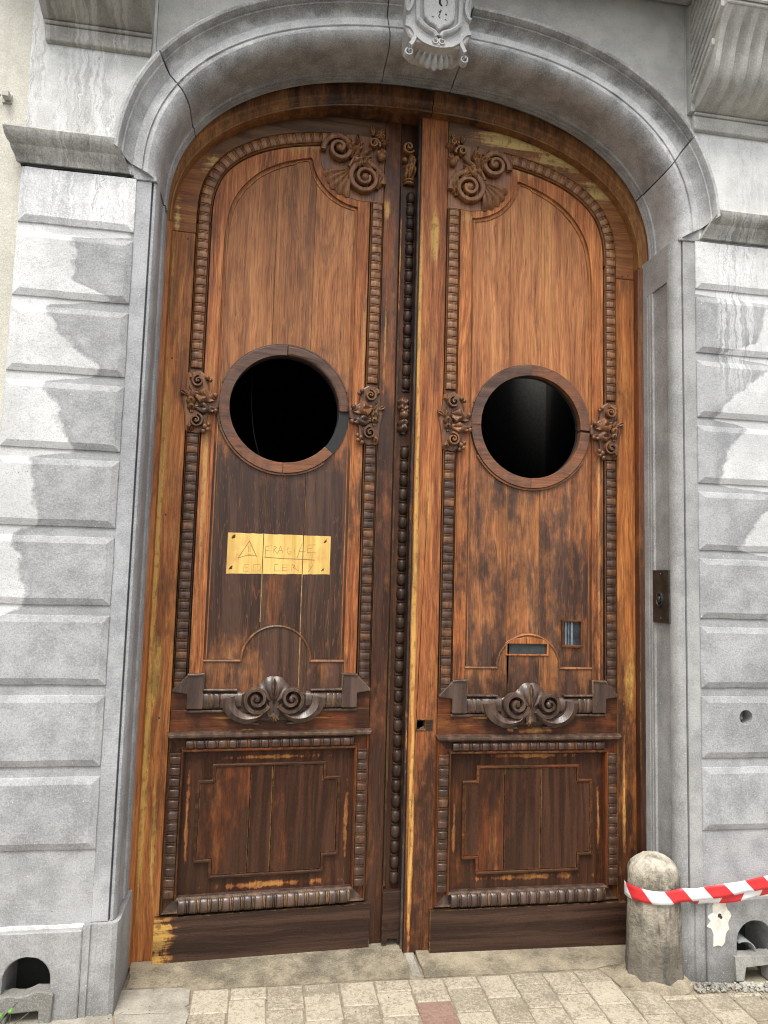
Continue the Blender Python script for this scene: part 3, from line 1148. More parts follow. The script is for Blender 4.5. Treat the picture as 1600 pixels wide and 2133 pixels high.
# ------------------------------------------------------------------ carving helpers (work in a plane: x, z, with y out of it)
def volute(mb, c, r, turns, d, a0, w, h, y0=0.0, n=40, eye=True):
    """flat scroll ribbon wound inwards; d = +1 or -1 winding, a0 start angle in degrees"""
    path, ks = [], []
    for i in range(n + 1):
        s_ = i / n
        rr = r * (1 - .80 * s_ ** .85)
        a = R(a0) + d * turns * 2 * PI * s_
        path.append((c[0] + rr * math.cos(a), c[1] + rr * math.sin(a)))
    prof = [(-.5 * w, 0), (-.46 * w, -h * .85), (-.28 * w, -h), (.28 * w, -h), (.46 * w, -h * .85), (.5 * w, 0)]
    o = len(mb.v)
    mb.sweep(prof, path, scale=lambda f: ((1 - .45 * f), .75 + .45 * f))
    for i in range(o, len(mb.v)):
        p = mb.v[i]
        mb.v[i] = (p[0], p[1] + y0, p[2])
    if eye:
        mb.ball((c[0], y0 - h * .75, c[1]), r * .24, 10, 6, sy=.9)


def leafm(mb, p, ang, L, W, h, lobes=3, curl=0.0, y0=0.0, tip=.25, nu=12, nv=8):
    rows = []
    x, z = p
    a = R(ang)
    for i in range(nu + 1):
        u = i / nu
        aa = a + R(curl) * u
        if i:
            x += math.cos(aa) * L / nu
            z += math.sin(aa) * L / nu
        base = math.sin(PI * (.10 + .88 * u)) ** .75
        wv = W * base * (1 + .22 * math.cos(lobes * 2 * PI * u + .6))
        row = []
        for j in range(nv + 1):
            v = -1 + 2 * j / nv
            nx, nz = -math.sin(aa), math.cos(aa)
            hh = h * (.45 + .55 * math.sin(PI * min(1, u * 1.1))) * (1 - .5 * v * v) - h * .35 * math.exp(-(v / .22) ** 2) * (1 - u * .5)
            hh += h * .18 * math.cos(lobes * 2 * PI * u + 2.2 * abs(v))
            if j in (0, nv):
                hh = 0
            back = -.35 * W * abs(v) * (1 if u > .15 else 0)
            row.append((x + nx * wv * v + math.cos(aa) * back, y0 - hh, z + nz * wv * v + math.sin(aa) * back))
        rows.append(row)
    mb.grid(rows)


def fan(mb, c, r, a0, a1, n, h, y0=0.0, r0=.12, scal=.06, rb=.28):
    """shell: n ribs spreading from c"""
    rows = []
    m = n * 6
    for i in range(m + 1):
        f = i / m
        a = R(a0 + (a1 - a0) * f)
        rib = abs(math.sin(PI * n * f))
        rr = (r(f) if callable(r) else r) * (1 - scal * (1 - rib))
        row = []
        for q in range(9):
            u = q / 8
            hh = h * (math.sin(PI * min(1, .18 + .80 * u)) ** .7) * (1 - rb + rb * rib)
            if q == 8 or i in (0, m):
                hh = 0
            row.append((c[0] + math.cos(a) * rr * (r0 + (1 - r0) * u), y0 - hh, c[1] + math.sin(a) * rr * (r0 + (1 - r0) * u)))
        rows.append(row)
    mb.grid(rows)


# keystone with shield cartouche
ky = empty('key', (0, 0, 0))
bpy.data.objects.remove(ky)
KX = -.016
def kp(pts): return [(KX + a, b) for a, b in pts]
mb = MB()
mb.prism(kp([(-.155, 4.42), (-.150, 4.12), (-.140, 4.02), (-.146, 3.965), (-.128, 3.93), (-.10, 3.905), (0, 3.89), (.10, 3.905), (.128, 3.93), (.146, 3.965), (.140, 4.02), (.150, 4.12), (.155, 4.42)]), -.090, .05)
key = mb.build('keystone', M_KEY, bld, bevel=.006)
mb = MB()
sh = [(-.072, 4.42), (-.070, 4.09), (-.066, 4.055), (-.045, 4.03), (-.018, 4.018), (0, 3.998), (.018, 4.018), (.045, 4.03), (.066, 4.055), (.070, 4.09), (.072, 4.42)]
mb.prism(kp(sh), -.112, -.0885)
mb.build('shield', M_KEY, key, bevel=.008, seg=2)
mb = MB()
rim = [(-.096, 4.42), (-.094, 4.08), (-.084, 4.035), (-.055, 4.008), (-.02, 3.992), (-.008, 3.974)]
for sgn in (1, -1):
    P = [(KX + sgn * a, b) for a, b in rim]
    mb.sweep([(-.011, 0), (-.008, -.018), (0, -.023), (.008, -.018), (.011, 0)], catmull(P, 5))
for i in range(len(mb.v)):
    p = mb.v[i]
    mb.v[i] = (p[0], p[1] - .090, p[2])
for sgn in (1, -1):
    volute(mb, (KX + sgn * .017, 3.953), .018, 1.2, sgn, 90, .009, .018, -.090, 22)
mb.ball((KX + .001, -.097, 3.938), .008)
mb.ball((KX - .108, -.092, 4.0), .013, sy=.6)
mb.ball((KX + .108, -.092, 4.0), .013, sy=.6)
mb.build('rim', M_KEY, key, smooth=True, angle=45)
mb = MB()
for sgn in (1, -1):
    P = catmull([(KX + sgn * a, b) for a, b in [(.147, 4.42), (.140, 4.2), (.120, 4.09), (.128, 4.045), (.142, 4.03)]], 5)
    mb.sweep([(-.010, -.08), (-.006, -.108), (.006, -.108), (.010, -.08)], P)
    P = catmull([(KX + sgn * a, b) for a, b in [(.144, 3.975), (.118, 3.965), (.10, 3.935), (.112, 3.90), (.122, 3.885)]], 5)
    mb.sweep([(-.012, -.02), (-.008, -.098), (.008, -.098), (.012, -.02)], P)
    volute(mb, (KX + sgn * .120, 3.868), .022, 1.3, -sgn, 90, .010, .035, -.045, 24)
P = catmull(kp([(-.095, 3.93), (-.06, 3.905), (0, 3.893), (.06, 3.905), (.095, 3.93)]), 6)
mb.sweep([(-.010, -.04), (-.007, -.100), (.007, -.100), (.010, -.04)], P)
mb.build('strapwork', M_KEY, key, smooth=True, angle=40)
mb = MB()
fan(mb, (KX, 3.985), lambda f: .150 - .022 * abs(f - .5) * 2, -150, -30, 9, .050, -.018, .30, .10, .62)
mb.build('fringe', M_KEY, key, smooth=True)
# worn painted numeral on the shield
M_INK = plain('worn_black_paint', (.035, .035, .035), .8)
M_INK2 = plain('faded_grey_paint', (.20, .20, .20), .8)
def stroke(mb, pts, w, y, mi=0):
    for (a, b), (c, d) in zip(pts, pts[1:]):
        dx, dz = c - a, d - b
        l = math.hypot(dx, dz) or 1
        nx, nz = -dz / l * w / 2, dx / l * w / 2
        ex, ez = dx / l * w * .3, dz / l * w * .3
        V = [(a + nx - ex, y, b + nz - ez), (a - nx - ex, y, b - nz - ez), (c - nx + ex, y, d - nz + ez), (c + nx + ex, y, d + nz + ez)]
        V += [(p[0], y + .0016, p[2]) for p in V]
        mb.add(V, [(0, 1, 2, 3), (4, 5, 6, 7), (0, 1, 5, 4), (1, 2, 6, 5), (2, 3, 7, 6), (3, 0, 4, 7)], mi)


mb = MB()
ov = arc(KX + .016, 4.128, .017, 40, 400, 26)
ov = [(a, 4.128 + (b - 4.128) * 1.15) for a, b in ov]
for q in range(26):
    if q in (1, 2, 9, 12, 15, 16, 17, 18, 19, 22):
        continue
    left = 6 <= q <= 13
    stroke(mb, [ov[q], ov[q + 1]], .0085 if left else .004, -.1132, 0 if left or q % 3 else 1)
for (a, b, c, d, w) in [(.006, 4.09, .001, 4.076, .005), (.001, 4.072, -.003, 4.064, .004), (-.004, 4.06, .002, 4.052, .004), (.027, 4.075, .029, 4.071, .006),
                        (-.034, 4.054, -.026, 4.053, .003), (.002, 4.083, -.004, 4.080, .003), (.024, 4.05, .03, 4.047, .003)]:
    stroke(mb, [(KX + a, b), (KX + c, d)], w, -.1132)
mb.build('numeral', [M_INK, M_INK2], key)

for o in key.children:
    if o.name.split('.')[0] in ('shield', 'rim', 'numeral'):
        o.data.transform(Matrix.Translation((0, 0, -.042)))
for o in [key] + list(key.children):
    o.data.transform(Matrix.Translation((0, 0, .062)))

# ------------------------------------------------------------------ neighbouring cream house
nb = MB()
nb.box(-7, -1.686, .022, WT, -.12, 5.4)
nbo = nb.build('cream_house', M_RENDER)
tag(nbo, 'cream rendered house wall at the far left, beside the stone pilaster', 'building')
br = empty('wall_bracket', (-1.76, .02, 3.545))
tag(br, 'small square metal bracket on the cream wall at the left edge', 'bracket')
M_GALV = plain('painted_iron', (.40, .385, .34), .55, .2)
MB().box(-.018, .018, -.006, .003, -.02, .02).build('back_plate', M_GALV, br, bevel=.002)
MB().box(-.010, .016, -.038, -.0065, -.012, .014).build('block', M_GALV, br, bevel=.003)
MB().tube([(-.02, -.02, .0), (-.045, -.022, .002)], .005, 8).build('pin', M_GALV, br, smooth=True)

# ------------------------------------------------------------------ hall behind the door
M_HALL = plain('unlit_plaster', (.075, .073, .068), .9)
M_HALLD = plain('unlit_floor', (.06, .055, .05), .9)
hall = MB()
hall.box(-2.6, 2.6, 5.2, 5.3, 0, 4.6)
hall.box(-2.7, -2.6, .9, 5.2, 0, 4.6)
hall.box(2.6, 2.7, .9, 5.2, 0, 4.6)
hall.box(-2.7, 2.7, .9, 4.0, 4.601, 4.7)
hall.box(-2.7, 2.2, 4.0, 5.3, 4.601, 4.7)
hall.box(2.2, 2.7, 4.0, 4.7, 4.601, 4.7)  # unseen gap left in the back corner of the roof, added to light the stair
hall.box(-2.7, -1.25, .3605, .9, 0, 4.7)
hall.box(1.25, 2.7, .3605, .9, 0, 4.7)
hall.box(-1.25, 1.25, .44, .9, 4.02, 4.7)
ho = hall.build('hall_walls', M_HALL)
tag(ho, 'dark unlit hall walls behind the round openings', kind='structure')
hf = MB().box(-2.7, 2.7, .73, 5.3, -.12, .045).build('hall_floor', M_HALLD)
tag(hf, 'dark hall floor behind the door', kind='structure')
st = empty('staircase', (1.6, 2.4, .045))
tag(st, 'dim staircase inside the hall seen through the right round hole', 'stairs')
M_STAIR = plain('grey_stair', (.62, .62, .60), .8)
for i in range(11):
    MB().box(-.55, .75, i * .26, i * .26 + .30, i * .17, i * .17 + .17).build('step', M_STAIR, st)
mb = MB()
mb.prism([(0, 0), (2.9, 1.9), (2.9, 2.2), (0, .3)], -.60, -.555)
for i in range(len(mb.v)):
    a, b, c = mb.v[i]
    mb.v[i] = (b, a, c)
mb.build('stringer', M_STAIR, st)
cb = MB()
cb.tube(catmull([(-.69, .80, 4.0), (-.72, .80, 3.2), (-.76, .80, 2.7), (-.74, .80, 2.4), (-.67, .80, 2.16), (-.62, .80, 1.9)], 8), .004, 6)
cbo = cb.build('hanging_cable', plain('black_rubber', (.012, .012, .012), .5), None, smooth=True)
tag(cbo, 'thin black cable hanging in the dark behind the left round hole', 'cable')

# ------------------------------------------------------------------ door frame
M_FRAME = wood('frame_wood', curve=[(0, .05), (.9, .12), (2, .15), (3.2, .1), (4.2, .35)], tone=.8, cols=((.10, .030, .010), (.22, .066, .019), (.31, .105, .032)), seed=1.0, crackle=.3, local=True)
M_FRAMEL = wood('frame_wood_orange', curve=[(0, 0), (1.0, .05), (1.4, .25), (3.2, .2), (4.2, .4)], tone=1.1, cols=((.14, .045, .013), (.29, .095, .026), (.38, .14, .04)), seed=1.4, crackle=.2)
M_FRAMER = wood('frame_wood_dark', curve=[(0, .75), (1, .7), (2, .45), (3.2, .35), (4.2, .4)], tone=.9, cols=((.09, .026, .010), (.17, .05, .016), (.24, .08, .026)), seed=1.8, crackle=.3)
M_FRAMEA = wood('frame_arch_wood', grime=.2, gold=.6, blot=.5, curve=[(0, .4), (3.2, .15), (3.6, .22), (3.9, .55), (4.2, .6)], tone=1.25, cols=((.11, .042, .014), (.20, .080, .026), (.28, .135, .046)), seed=2.2, crackle=0)
fr = empty('door_frame', (-.02, .30, 0))
tag(fr, 'fixed wooden frame with moulded arched head around both door leaves', 'door frame')


def local(o, base):
    o.data.transform(Matrix.Translation((-base[0], -base[1], -base[2])))
    o.parent = None
    return o


FB = (-.02, .30, 0)
mb = MB()
pl = [(-1.21, .262), (-1.166, .262), (-1.160, .268), (-1.157, .278), (-1.148, .282), (-1.134, .285), (-1.131, .30), (-1.131, .42), (-1.21, .42)]
mb.grid([[(a, b, z) for a, b in pl] for z in (.06, ZS - .02)], closed_v=True)
mb.f += [tuple(range(len(pl))), tuple(range(len(pl), 2 * len(pl)))]
mb.mi += [0, 0]
o = local(mb.build('jamb_post', M_FRAMEL, None, smooth=True, angle=25), FB)
o.parent = fr
mb = MB()
pr = [(1.19, .262), (1.140, .262), (1.134, .268), (1.131, .276), (1.122, .280), (1.112, .284), (1.108, .30), (1.108, .42), (1.19, .42)]
mb.grid([[(a, b, z) for a, b in pr] for z in (.06, ZS - .02)], closed_v=True)
mb.f += [tuple(range(len(pr))), tuple(range(len(pr), 2 * len(pr)))]
mb.mi += [0, 0]
o = local(mb.build('jamb_post', M_FRAMER, None, smooth=True, angle=25), FB)
o.parent = fr
# arched head in two boards
AP = [(1.25, .262), (.60, .262), (.50, .266), (.42, .276), (.36, .280), (.20, .281), (.14, .284), (.10, .276), (.04, .277), (.0, .30), (.0, .42), (1.25, .42)]
for (a0, a1) in ((0.0, 88.0), (88.15, 180.0)):
    rows = []
    n = 36
    for i in range(n + 1):
        a = R(a0 + (a1 - a0) * i / n)
        p0 = sup(1.122, .668, a, 2.3, -.012, ZS - .018)
        p1 = sup(1.195, .750, a, 2.3, -.012, ZS - .018)
        rows.append([(p0[0] + (p1[0] - p0[0]) * t, y, p0[1] + (p1[1] - p0[1]) * t) for t, y in AP])
    mb = MB()
    mb.grid(rows, closed_v=True)
    m = len(AP)
    mb.f += [tuple(range(m)), tuple(range(n * m, (n + 1) * m))]
    mb.mi += [0, 0]
    o = local(mb.build('arch_head', M_FRAMEA, None, smooth=True, angle=25), FB)
    o.parent = fr

# ------------------------------------------------------------------ door leaves
CO = (.0, 2.412)              # oculus centre (w, z)
ARC = [(.403, 3.25), (.400, 3.33), (.388, 3.41), (.352, 3.50), (.285, 3.58), (.190, 3.645), (.080, 3.692), (-.04, 3.724), (-.16, 3.745)]
SPL = {-1: (.072, -.108), 1: (-.110, .050)}       # plank seams in w


def offs(P, d):
    out = []
    for i, (a, b) in enumerate(P):
        p, q = P[max(i - 1, 0)], P[min(i + 1, len(P) - 1)]
        dx, dz = q[0] - p[0], q[1] - p[1]
        l = math.hypot(dx, dz)
        out.append((a - dz / l * d, b + dx / l * d))
    return out


AC = catmull(ARC, 5)
A_OUT = offs(AC, -.0335)        # towards the outside (path runs from hinge to meeting side, left normal points in)
A_IN = offs(AC, .0345)


def bead_mesh(wd_, ht, dp, rings=True):
    """one rounded bead with a pair of fine rings under it, flattened on the wood; axis along z"""
    zs = [(-.5, .66), (-.465, .93), (-.38, 1.0), (.08, 1.0), (.15, .93), (.185, .66), (.21, .92), (.28, .92), (.315, .66), (.35, .92), (.42, .92), (.465, .66), (.5, .66)] if rings else \
         [(-.5, .3), (-.42, .75), (-.25, .97), (0, 1.0), (.25, .97), (.42, .75), (.5, .3)]
    rows = []
    for u, k in zs:
        row = []
        for j in range(6):
            a = PI * j / 5
            if rings:
                sx = math.copysign(abs(math.cos(a)) ** .62, math.cos(a))
                row.append((sx * wd_ / 2, -dp * math.sin(a) ** .62 * k, u * ht))
            else:
                sx = math.copysign(abs(math.cos(a)) ** .8, math.cos(a))
                row.append((sx * wd_ / 2 * k, -dp * math.sin(a) ** .7 * k, u * ht))
        rows.append(row)
    mb = MB()
    mb.grid(rows)
    return mb


def make_leaf(side):
    right = side > 0
    wh = .533 if right else .556
    we = -.567 if right else -.600
    zo = 0.0 if right else .018
    name = 'door_leaf'
    root = empty(name, (1.110, .32, 0) if right else (-1.150, .32, 0), 0.0 if right else R(3.5))
    if right:
        tag(root, 'right leaf of the arched wooden double door, with letter slot and square lock hole', 'door')
    else:
        tag(root, 'left leaf of the arched wooden double door, with pale rectangular sign patch', 'door')
    def F(w, y, z): return (side * (w - wh), y, z + zo)
    def X(w): return side * (w - wh)
    def mbn(): return MB(F)
    # ---- materials of this leaf
    if right:
        cu_st = [(0, .70), (.9, .55), (1.6, .26), (2.4, .16), (3.2, .10), (4.2, .16)]
        cu_pl = [(0, .8), (1.1, .75), (1.35, .60), (1.7, .48), (2.2, .42), (2.6, .16), (3.0, .04), (4.2, .0)]
        cu_hs = [(0, .55), (.9, .42), (1.6, .26), (2.1, .26), (2.4, .36), (2.8, .22), (3.2, .10), (4.2, .2)]
        p_ms = [(X(-.560), 2.9, .012, .80, .7, .05), (X(-.553), 1.7, .016, 1.2, .6, .05), (X(-.548), .6, .016, .7, .8, .05), (X(-.495), 3.30, .040, .22, .9, .15), (X(-.50), 2.0, .02, .6, .9, .5)]
        p_ar = [(X(.0), 3.845, .30, .050, 1.3, -.25), (X(.20), 3.765, .24, .050, 1.5, -.15), (X(.36), 3.64, .13, .07, 1.5, -.05)]
        p_hs = [(X(.50), 1.2, .05, .35, .9, .35), (X(.47), .7, .02, .8, .9, .5)]
    else:
        cu_st = [(0, .8), (1.0, .72), (2.0, .62), (2.8, .62), (3.4, .5), (4.2, .6)]
        cu_pl = [(0, .8), (1.1, .62), (1.3, .55), (1.5, .82), (1.95, .95), (2.15, .80), (2.35, .42), (2.7, .22), (3.1, .08), (4.2, .08)]
        cu_hs = [(0, .35), (.5, .30), (1.2, .30), (1.6, .50), (1.9, .36), (2.4, .16), (3.2, .14), (4.2, .3)]
        p_ms = [(X(-.455), 3.45, .03, .10, 1.1, .3), (X(-.46), 2.8, .015, .6, 1.0, .4)]
        p_ar = [(X(.37), 3.55, .09, .09, 1.5, .3), (X(.52), 3.25, .03, .3, 1.2, .4)]
        p_hs = [(X(.53), 1.9, .022, 1.1, .9, .12), (X(.53), .8, .026, .9, .9, .10), (X(.50), 1.25, .045, .35, 1.2, .25), (X(.475), .55, .03, .5, 1.2, .3), (X(.53), 3.0, .02, .6, 1.0, .3)]
    sd_ = 3.0 if right else 13.0
    m_ms = wood('meeting_stile_wood', curve=cu_st, patches=p_ms, seed=sd_, blot=1.2, tone=1.5 if right else 1.35, cols=TAN if right else ((.085, .026, .010), (.18, .060, .020), (.28, .105, .035)))
    m_hs = wood('hinge_stile_wood', tone=1.55, curve=cu_hs, patches=p_hs, seed=sd_ + 1, cols=((.075, .021, .006), (.20, .066, .017), (.36, .150, .040)), blot=1.3)
    m_ar = wood('arch_rail_wood', tone=1.4, curve=[(0, .3), (3.2, .20), (3.55, .30), (3.7, .55), (3.9, .80), (4.2, .9)], patches=p_ar, seed=sd_ + 2, horiz=True, crackle=.15, yellow=(.60, .42, .15), darkc=(.075, .040, .020) if right else (.060, .030, .014),
                cols=((.08, .028, .009), (.17, .060, .018), (.28, .115, .038)))
    m_pl = wood('panel_wood', curve=cu_pl, seed=sd_ + 3, crackle=.9 if not right else .7, tone=1.8 if right else 1.5, darkc=(.034, .0175, .0115), grime=.35, blot=1.15, tint=.30,
                cols=((.080, .026, .009), (.190, .072, .025), (.31, .135, .050)))
    m_bo = wood('border_wood', curve=[(0, .6), (1.15, .45), (1.5, .38), (2.2, .40), (2.6, .25), (3.2, .12), (4.2, .15)], seed=sd_ + 4, crackle=.3, tone=1.65,
                patches=[(X(.345), 2.0, .018, 1.4, 1.1, .28), (X(.0), 3.72, .45, .10, 1.3, .30), (X(-.355), 2.9, .014, .6, 1.2, .3)] if not right else [(X(.0), 3.70, .4, .08, 1.2, .35), (X(-.33), 3.42, .1, .05, 1.2, .3), (X(.345), 2.0, .014, 1.4, 1.0, .35)],
                yellow=(.45, .25, .085))
    m_lo = wood('lower_panel_wood', curve=[(0, .75), (.5, .68), (.9, .58), (1.2, .6), (4.2, .6)], seed=sd_ + 5, crackle=.25, rough=(.45, .30), cols=((.085, .023, .008), (.17, .048, .015), (.26, .082, .024)), spec=.22, blot=1.1,
                patches=[(X(.0), .335, .36, .020, 1.5, .30), (X(-.345), .58, .016, .30, 1.5, .35), (X(.345), .6, .014, .32, 1.5, .35), (X(0), .872, .36, .016, 1.4, .35)], yellow=(.34, .175, .05))
    m_ra = wood('raised_panel_wood', spec=.25, blot=1.2, curve=[(0, .78), (.5, .70), (.9, .64), (4.2, .6)], seed=sd_ + 6, crackle=.10, rough=(.42, .28), cols=((.085, .023, .008), (.17, .048, .016), (.25, .078, .025)), tint=.32)
    m_ra_h = wood('mid_rail_wood', curve=[(0, .75), (1.2, .62), (4.2, .6)], seed=sd_ + 7, horiz=True, crackle=.2, rough=(.42, .30), cols=((.085, .023, .008), (.17, .048, .015), (.26, .085, .025)), spec=.22, blot=1.1,
                  patches=[(X(.10), .985, .10, .016, 1.2, .25), (X(-.2), 1.04, .12, .008, 1.0, .25), (X(.2), 1.045, .12, .008, 1.0, .25)] if not right else [(X(.03), .990, .13, .018, 1.3, .2), (X(-.2), 1.045, .12, .008, 1.0, .2)], yellow=(.42, .24, .06))
    m_ki = wood('kick_board_wood', curve=[(0, .92), (.2, .90), (4.2, .9)], seed=sd_ + 8, horiz=True, crackle=.05, rough=(.42, .30), bumpk=.7, cols=((.05, .017, .008), (.10, .034, .013), (.15, .055, .02)), spec=.25, darkc=(.024, .0125, .0085),
                patches=[] if right else [(X(.435), .14, .10, .16, 1.5, .22)])
    m_ca = wood('carved_wood', curve=[(0, .70), (1.1, .72), (1.2, .6), (2.2, .55), (2.6, .45), (3.4, .14), (4.2, .35)], seed=sd_ + 9, local=False, crackle=.0, rough=(.42, .30), bumpk=.5, blot=.5,
                cols=((.10, .038, .016), (.21, .085, .035), (.33, .155, .066)), darkc=(.030, .016, .011), spec=.4, edge=.8)
    m_cr = wood('cresting_wood', curve=[(0, .9), (1.2, .9), (4.2, .9)], seed=sd_ + 11, local=False, crackle=.0, rough=(.36, .30), bumpk=.5, cols=((.08, .03, .013), (.15, .06, .026), (.22, .10, .045)), darkc=(.045, .027, .020), spec=.6)
    m_be = wood('bead_wood', curve=[(0, .80), (1.0, .70), (2.0, .62), (2.4, .45), (2.8, .28), (3.2, .16), (3.6, .06), (4.2, .2)], seed=sd_ + 10, local=False, crackle=.0, rough=(.40, .28), bumpk=.35, blot=.4, tint=.25, edge=.15,
                cols=((.11, .043, .017), (.22, .092, .036), (.34, .165, .066)), darkc=(.034, .018, .0125), spec=.42)
    m_ring = wood('ring_wood', curve=[(0, .5), (2.1, .40), (2.4, .55), (2.75, .62), (4.2, .6)], seed=sd_ + 12, horiz=True, crackle=.25, rough=(.42, .32), cols=((.12, .045, .022), (.23, .090, .040), (.33, .135, .062)), darkc=(.050, .028, .020), edge=.25)

    # ---- stiles and rails
    def topz(w):
        xx = abs(.577 + w + .012) / 1.122 if right else abs(-.594 - w) / 1.152
        return ZS - .005 + (.672 if right else .680) * max(0.0, 1 - min(1, xx) ** 2.3) ** (1 / 2.3) - zo
    zb = .043
    zj = 3.19
    TKS = .062
    o = mbn().box(.4368, wh, 0, TKS, zb, zj).build('hinge_stile', m_hs, root, bevel=.003)
    ms = mbn()
    ws = [we + (-.4368 - we) * i / 6 for i in range(7)]
    if right:
        ms.prism([(we, zb - .004), (-.4368, zb - .004)] + [(w, topz(w) - .002) for w in reversed(ws)], 0, TKS)
    else:
        ws = [-.515 + (-.4368 + .515) * i / 4 for i in range(5)]
        ms.prism([(-.515, zb - .004), (-.4368, zb - .004)] + [(w, topz(w) - .012) for w in reversed(ws)], 0, TKS)
    ms = ms.build('meeting_stile', m_ms, root, bevel=.004, seg=2)
    # arch rail: between the leaf's outer curve and the bead arc
    top = []
    n = 40
    w_hi = wh - .0005
    for i in range(n + 1):
        f = i / n
        w = -.4345 + (w_hi + .4345) * math.sin(f * PI / 2)
        top.append((w, topz(w) - .003))
    inner = [(.4345, zj + .0015)] + [p for p in A_OUT if p[1] > zj + .01] + [(-.17, 3.776), (-.4345, 3.79)]
    poly = top + [(w_hi, zj + .0015)] + inner
    mbn().prism(poly, .0, TKS).build('arch_rail', m_ar, root, bevel=.003)
    mbn().box(-.4345, .4345, 0, TKS, .962, 1.062).build('mid_rail', m_ra_h, root, bevel=.002)
    for sg in (-1, 1):
        mbn().box(min(sg * .3735, sg * .4345), max(sg * .3735, sg * .4345), .0005, .0122, 1.0622, 1.139).build('rail_shoulder', m_ra_h, root, bevel=.001)
    mbn().box(-.4345, .4345, .004, TKS, zb, .221).build('bottom_rail', m_ra_h, root)
    # back board with the round opening
    zt_in = [(w, z) for w, z in A_IN if z > 3.2]
    bbp = [(-.4345, .222), (.4345, .222), (.4345, 3.2)] + [(w, z + .03) for w, z in zt_in] + [(-.4345, 3.80)]
    hole = arc(CO[0], CO[1], .262, 0, 352.5, 47)
    bb = mbn().prism(bbp, .036, TKS - .004, [hole]).build('back_board', m_ra_h, root)

    # ---- upper panel: planks, frame board, apron
    s1, s2 = sorted(SPL[side])
    def atop(w):
        best = 3.72
        for (a, b), (c, d) in zip(A_IN, A_IN[1:]):
            if min(a, c) - 1e-6 <= w <= max(a, c) + 1e-6 and abs(a - c) > 1e-5:
                best = b + (d - b) * (w - a) / (c - a)
        if w > .3665: best = 3.25
        return best + .015
    def strip(nm, w0, w1, zlo, zhi, yf, yb, circ, mat, bev=.0018):
        m = max(3, int((w1 - w0) / .012))
        V, Fc = [], []
        mb = mbn()
        cols = []
        for i in range(m + 1):
            w = w0 + (w1 - w0) * i / m
            if circ and abs(w - CO[0]) < circ:
                h = math.sqrt(circ ** 2 - (w - CO[0]) ** 2)
            else:
                h = 0
            zc = CO[1]
            cols.append((w, zlo(w), zc - h, zc + h, zhi(w)) if circ else (w, zlo(w), None, None, zhi(w)))
        def quad(a, b, za0, za1, zb0, zb1):
            mb.prism([(a, za0), (b, zb0), (b, zb1), (a, za1)], yf, yb)
        bm_cells = []
        for c0, c1 in zip(cols, cols[1:]):
            if circ:
                bm_cells.append((c0[0], c1[0], c0[1], c0[2], c1[1], c1[2]))
                bm_cells.append((c0[0], c1[0], c0[3], c0[4], c1[3], c1[4]))
            else:
                bm_cells.append((c0[0], c1[0], c0[1], c0[4], c1[1], c1[4]))
        # front faces then extrude the outline backwards
        bm = bmesh.new()
        cache = {}
        def vv(a, b):
            k = (round(a, 5), round(b, 5))
            if k not in cache:
                cache[k] = bm.verts.new(F(a, yf, b))
            return cache[k]
        for (a, b, p, q, r_, s_) in bm_cells:
            vs = []
            for t in (vv(a, p), vv(b, r_), vv(b, s_), vv(a, q)):
                if t not in vs:
                    vs.append(t)
            if len(vs) >= 3:
                bm.faces.new(vs)
        ed = [e for e in bm.edges if e.is_boundary]
        backf = [[(v.co.x, yb, v.co.z) for v in f.verts] for f in bm.faces]
        ex = bmesh.ops.extrude_edge_only(bm, edges=ed)
        for v in [g_ for g_ in ex['geom'] if isinstance(g_, bmesh.types.BMVert)]:
            v.co.y = yb
        for fc in backf:
            bm.faces.new([bm.verts.new(p) for p in reversed(fc)])
        bmesh.ops.remove_doubles(bm, verts=bm.verts, dist=1e-5)
        bmesh.ops.recalc_face_normals(bm, faces=bm.faces)
        me = bpy.data.meshes.new(nm)
        bm.to_mesh(me)
        bm.free()
        me.materials.append(mat)
        o = bpy.data.objects.new(nm, me)
        COL.objects.link(o)
        o.parent = root
        if bev:
            b = o.modifiers.new('bevel', 'BEVEL')
            b.width = bev
            b.segments = 1
            b.limit_method = 'ANGLE'
            b.angle_limit = R(50)
        return o
    planks = []
    for (a, b) in ((-.366, s1 - .0006), (s1 + .0006, s2 - .0006), (s2 + .0006, .366)):
        planks.append(strip('plank', a, b, lambda w: 1.065, atop, .016, .0355, .275, m_pl, .0009))
    # field outline
    fl = [(-.31, 1.064), (-.31, 3.425)] + arc(-.325, 3.67, .245, -86, -9, 14) + catmull([(-.075, 3.640), (.044, 3.600), (.154, 3.537), (.234, 3.452), (.281, 3.365), (.30, 3.28)], 4) + [(.31, 3.18), (.31, 1.064)]
    outer = [(.3675, 1.064), (.3675, 3.2)] + [(w, z) for w, z in A_IN if z > 3.2 and w < .3675] + [(-.17, 3.712), (-.3675, 3.712), (-.3675, 1.064)]
    bo = mbn().prism(outer + fl, .003, .0155).build('panel_frame', m_bo, root, bevel=.004, seg=2)
    # thin line moulding along the field's edge
    mbn().sweep([(-.0035, .0155), (-.002, .0105), (.002, .0105), (.0035, .0155)], [(a + (.012 if a < 0 else -.012), b - .012 * (b > 2)) for a, b in fl]).build('line_moulding', m_bo, root)
    # apron under the field, with its half-round crown, in three boards
    zg = 1.27
    ac, ar_ = -.004, .154
    def ztop(w):
        d = abs(w - ac)
        return zg + (math.sqrt(max(0, ar_ ** 2 - d ** 2)) if d < ar_ else 0)
    apr = []
    for (a, b) in ((-.309, s1 - .0003), (s1 + .0003, s2 - .0003), (s2 + .0003, .309)):
        apr.append(strip('apron_board', a, b, lambda w: 1.066, ztop, .0045, .0155, 0, m_pl, .0009))
    gp = [(-.309, zg), (ac - ar_, zg)] + arc(ac, zg, ar_, 180, 0, 26)[1:-1] + [(ac + ar_, zg), (.309, zg)]
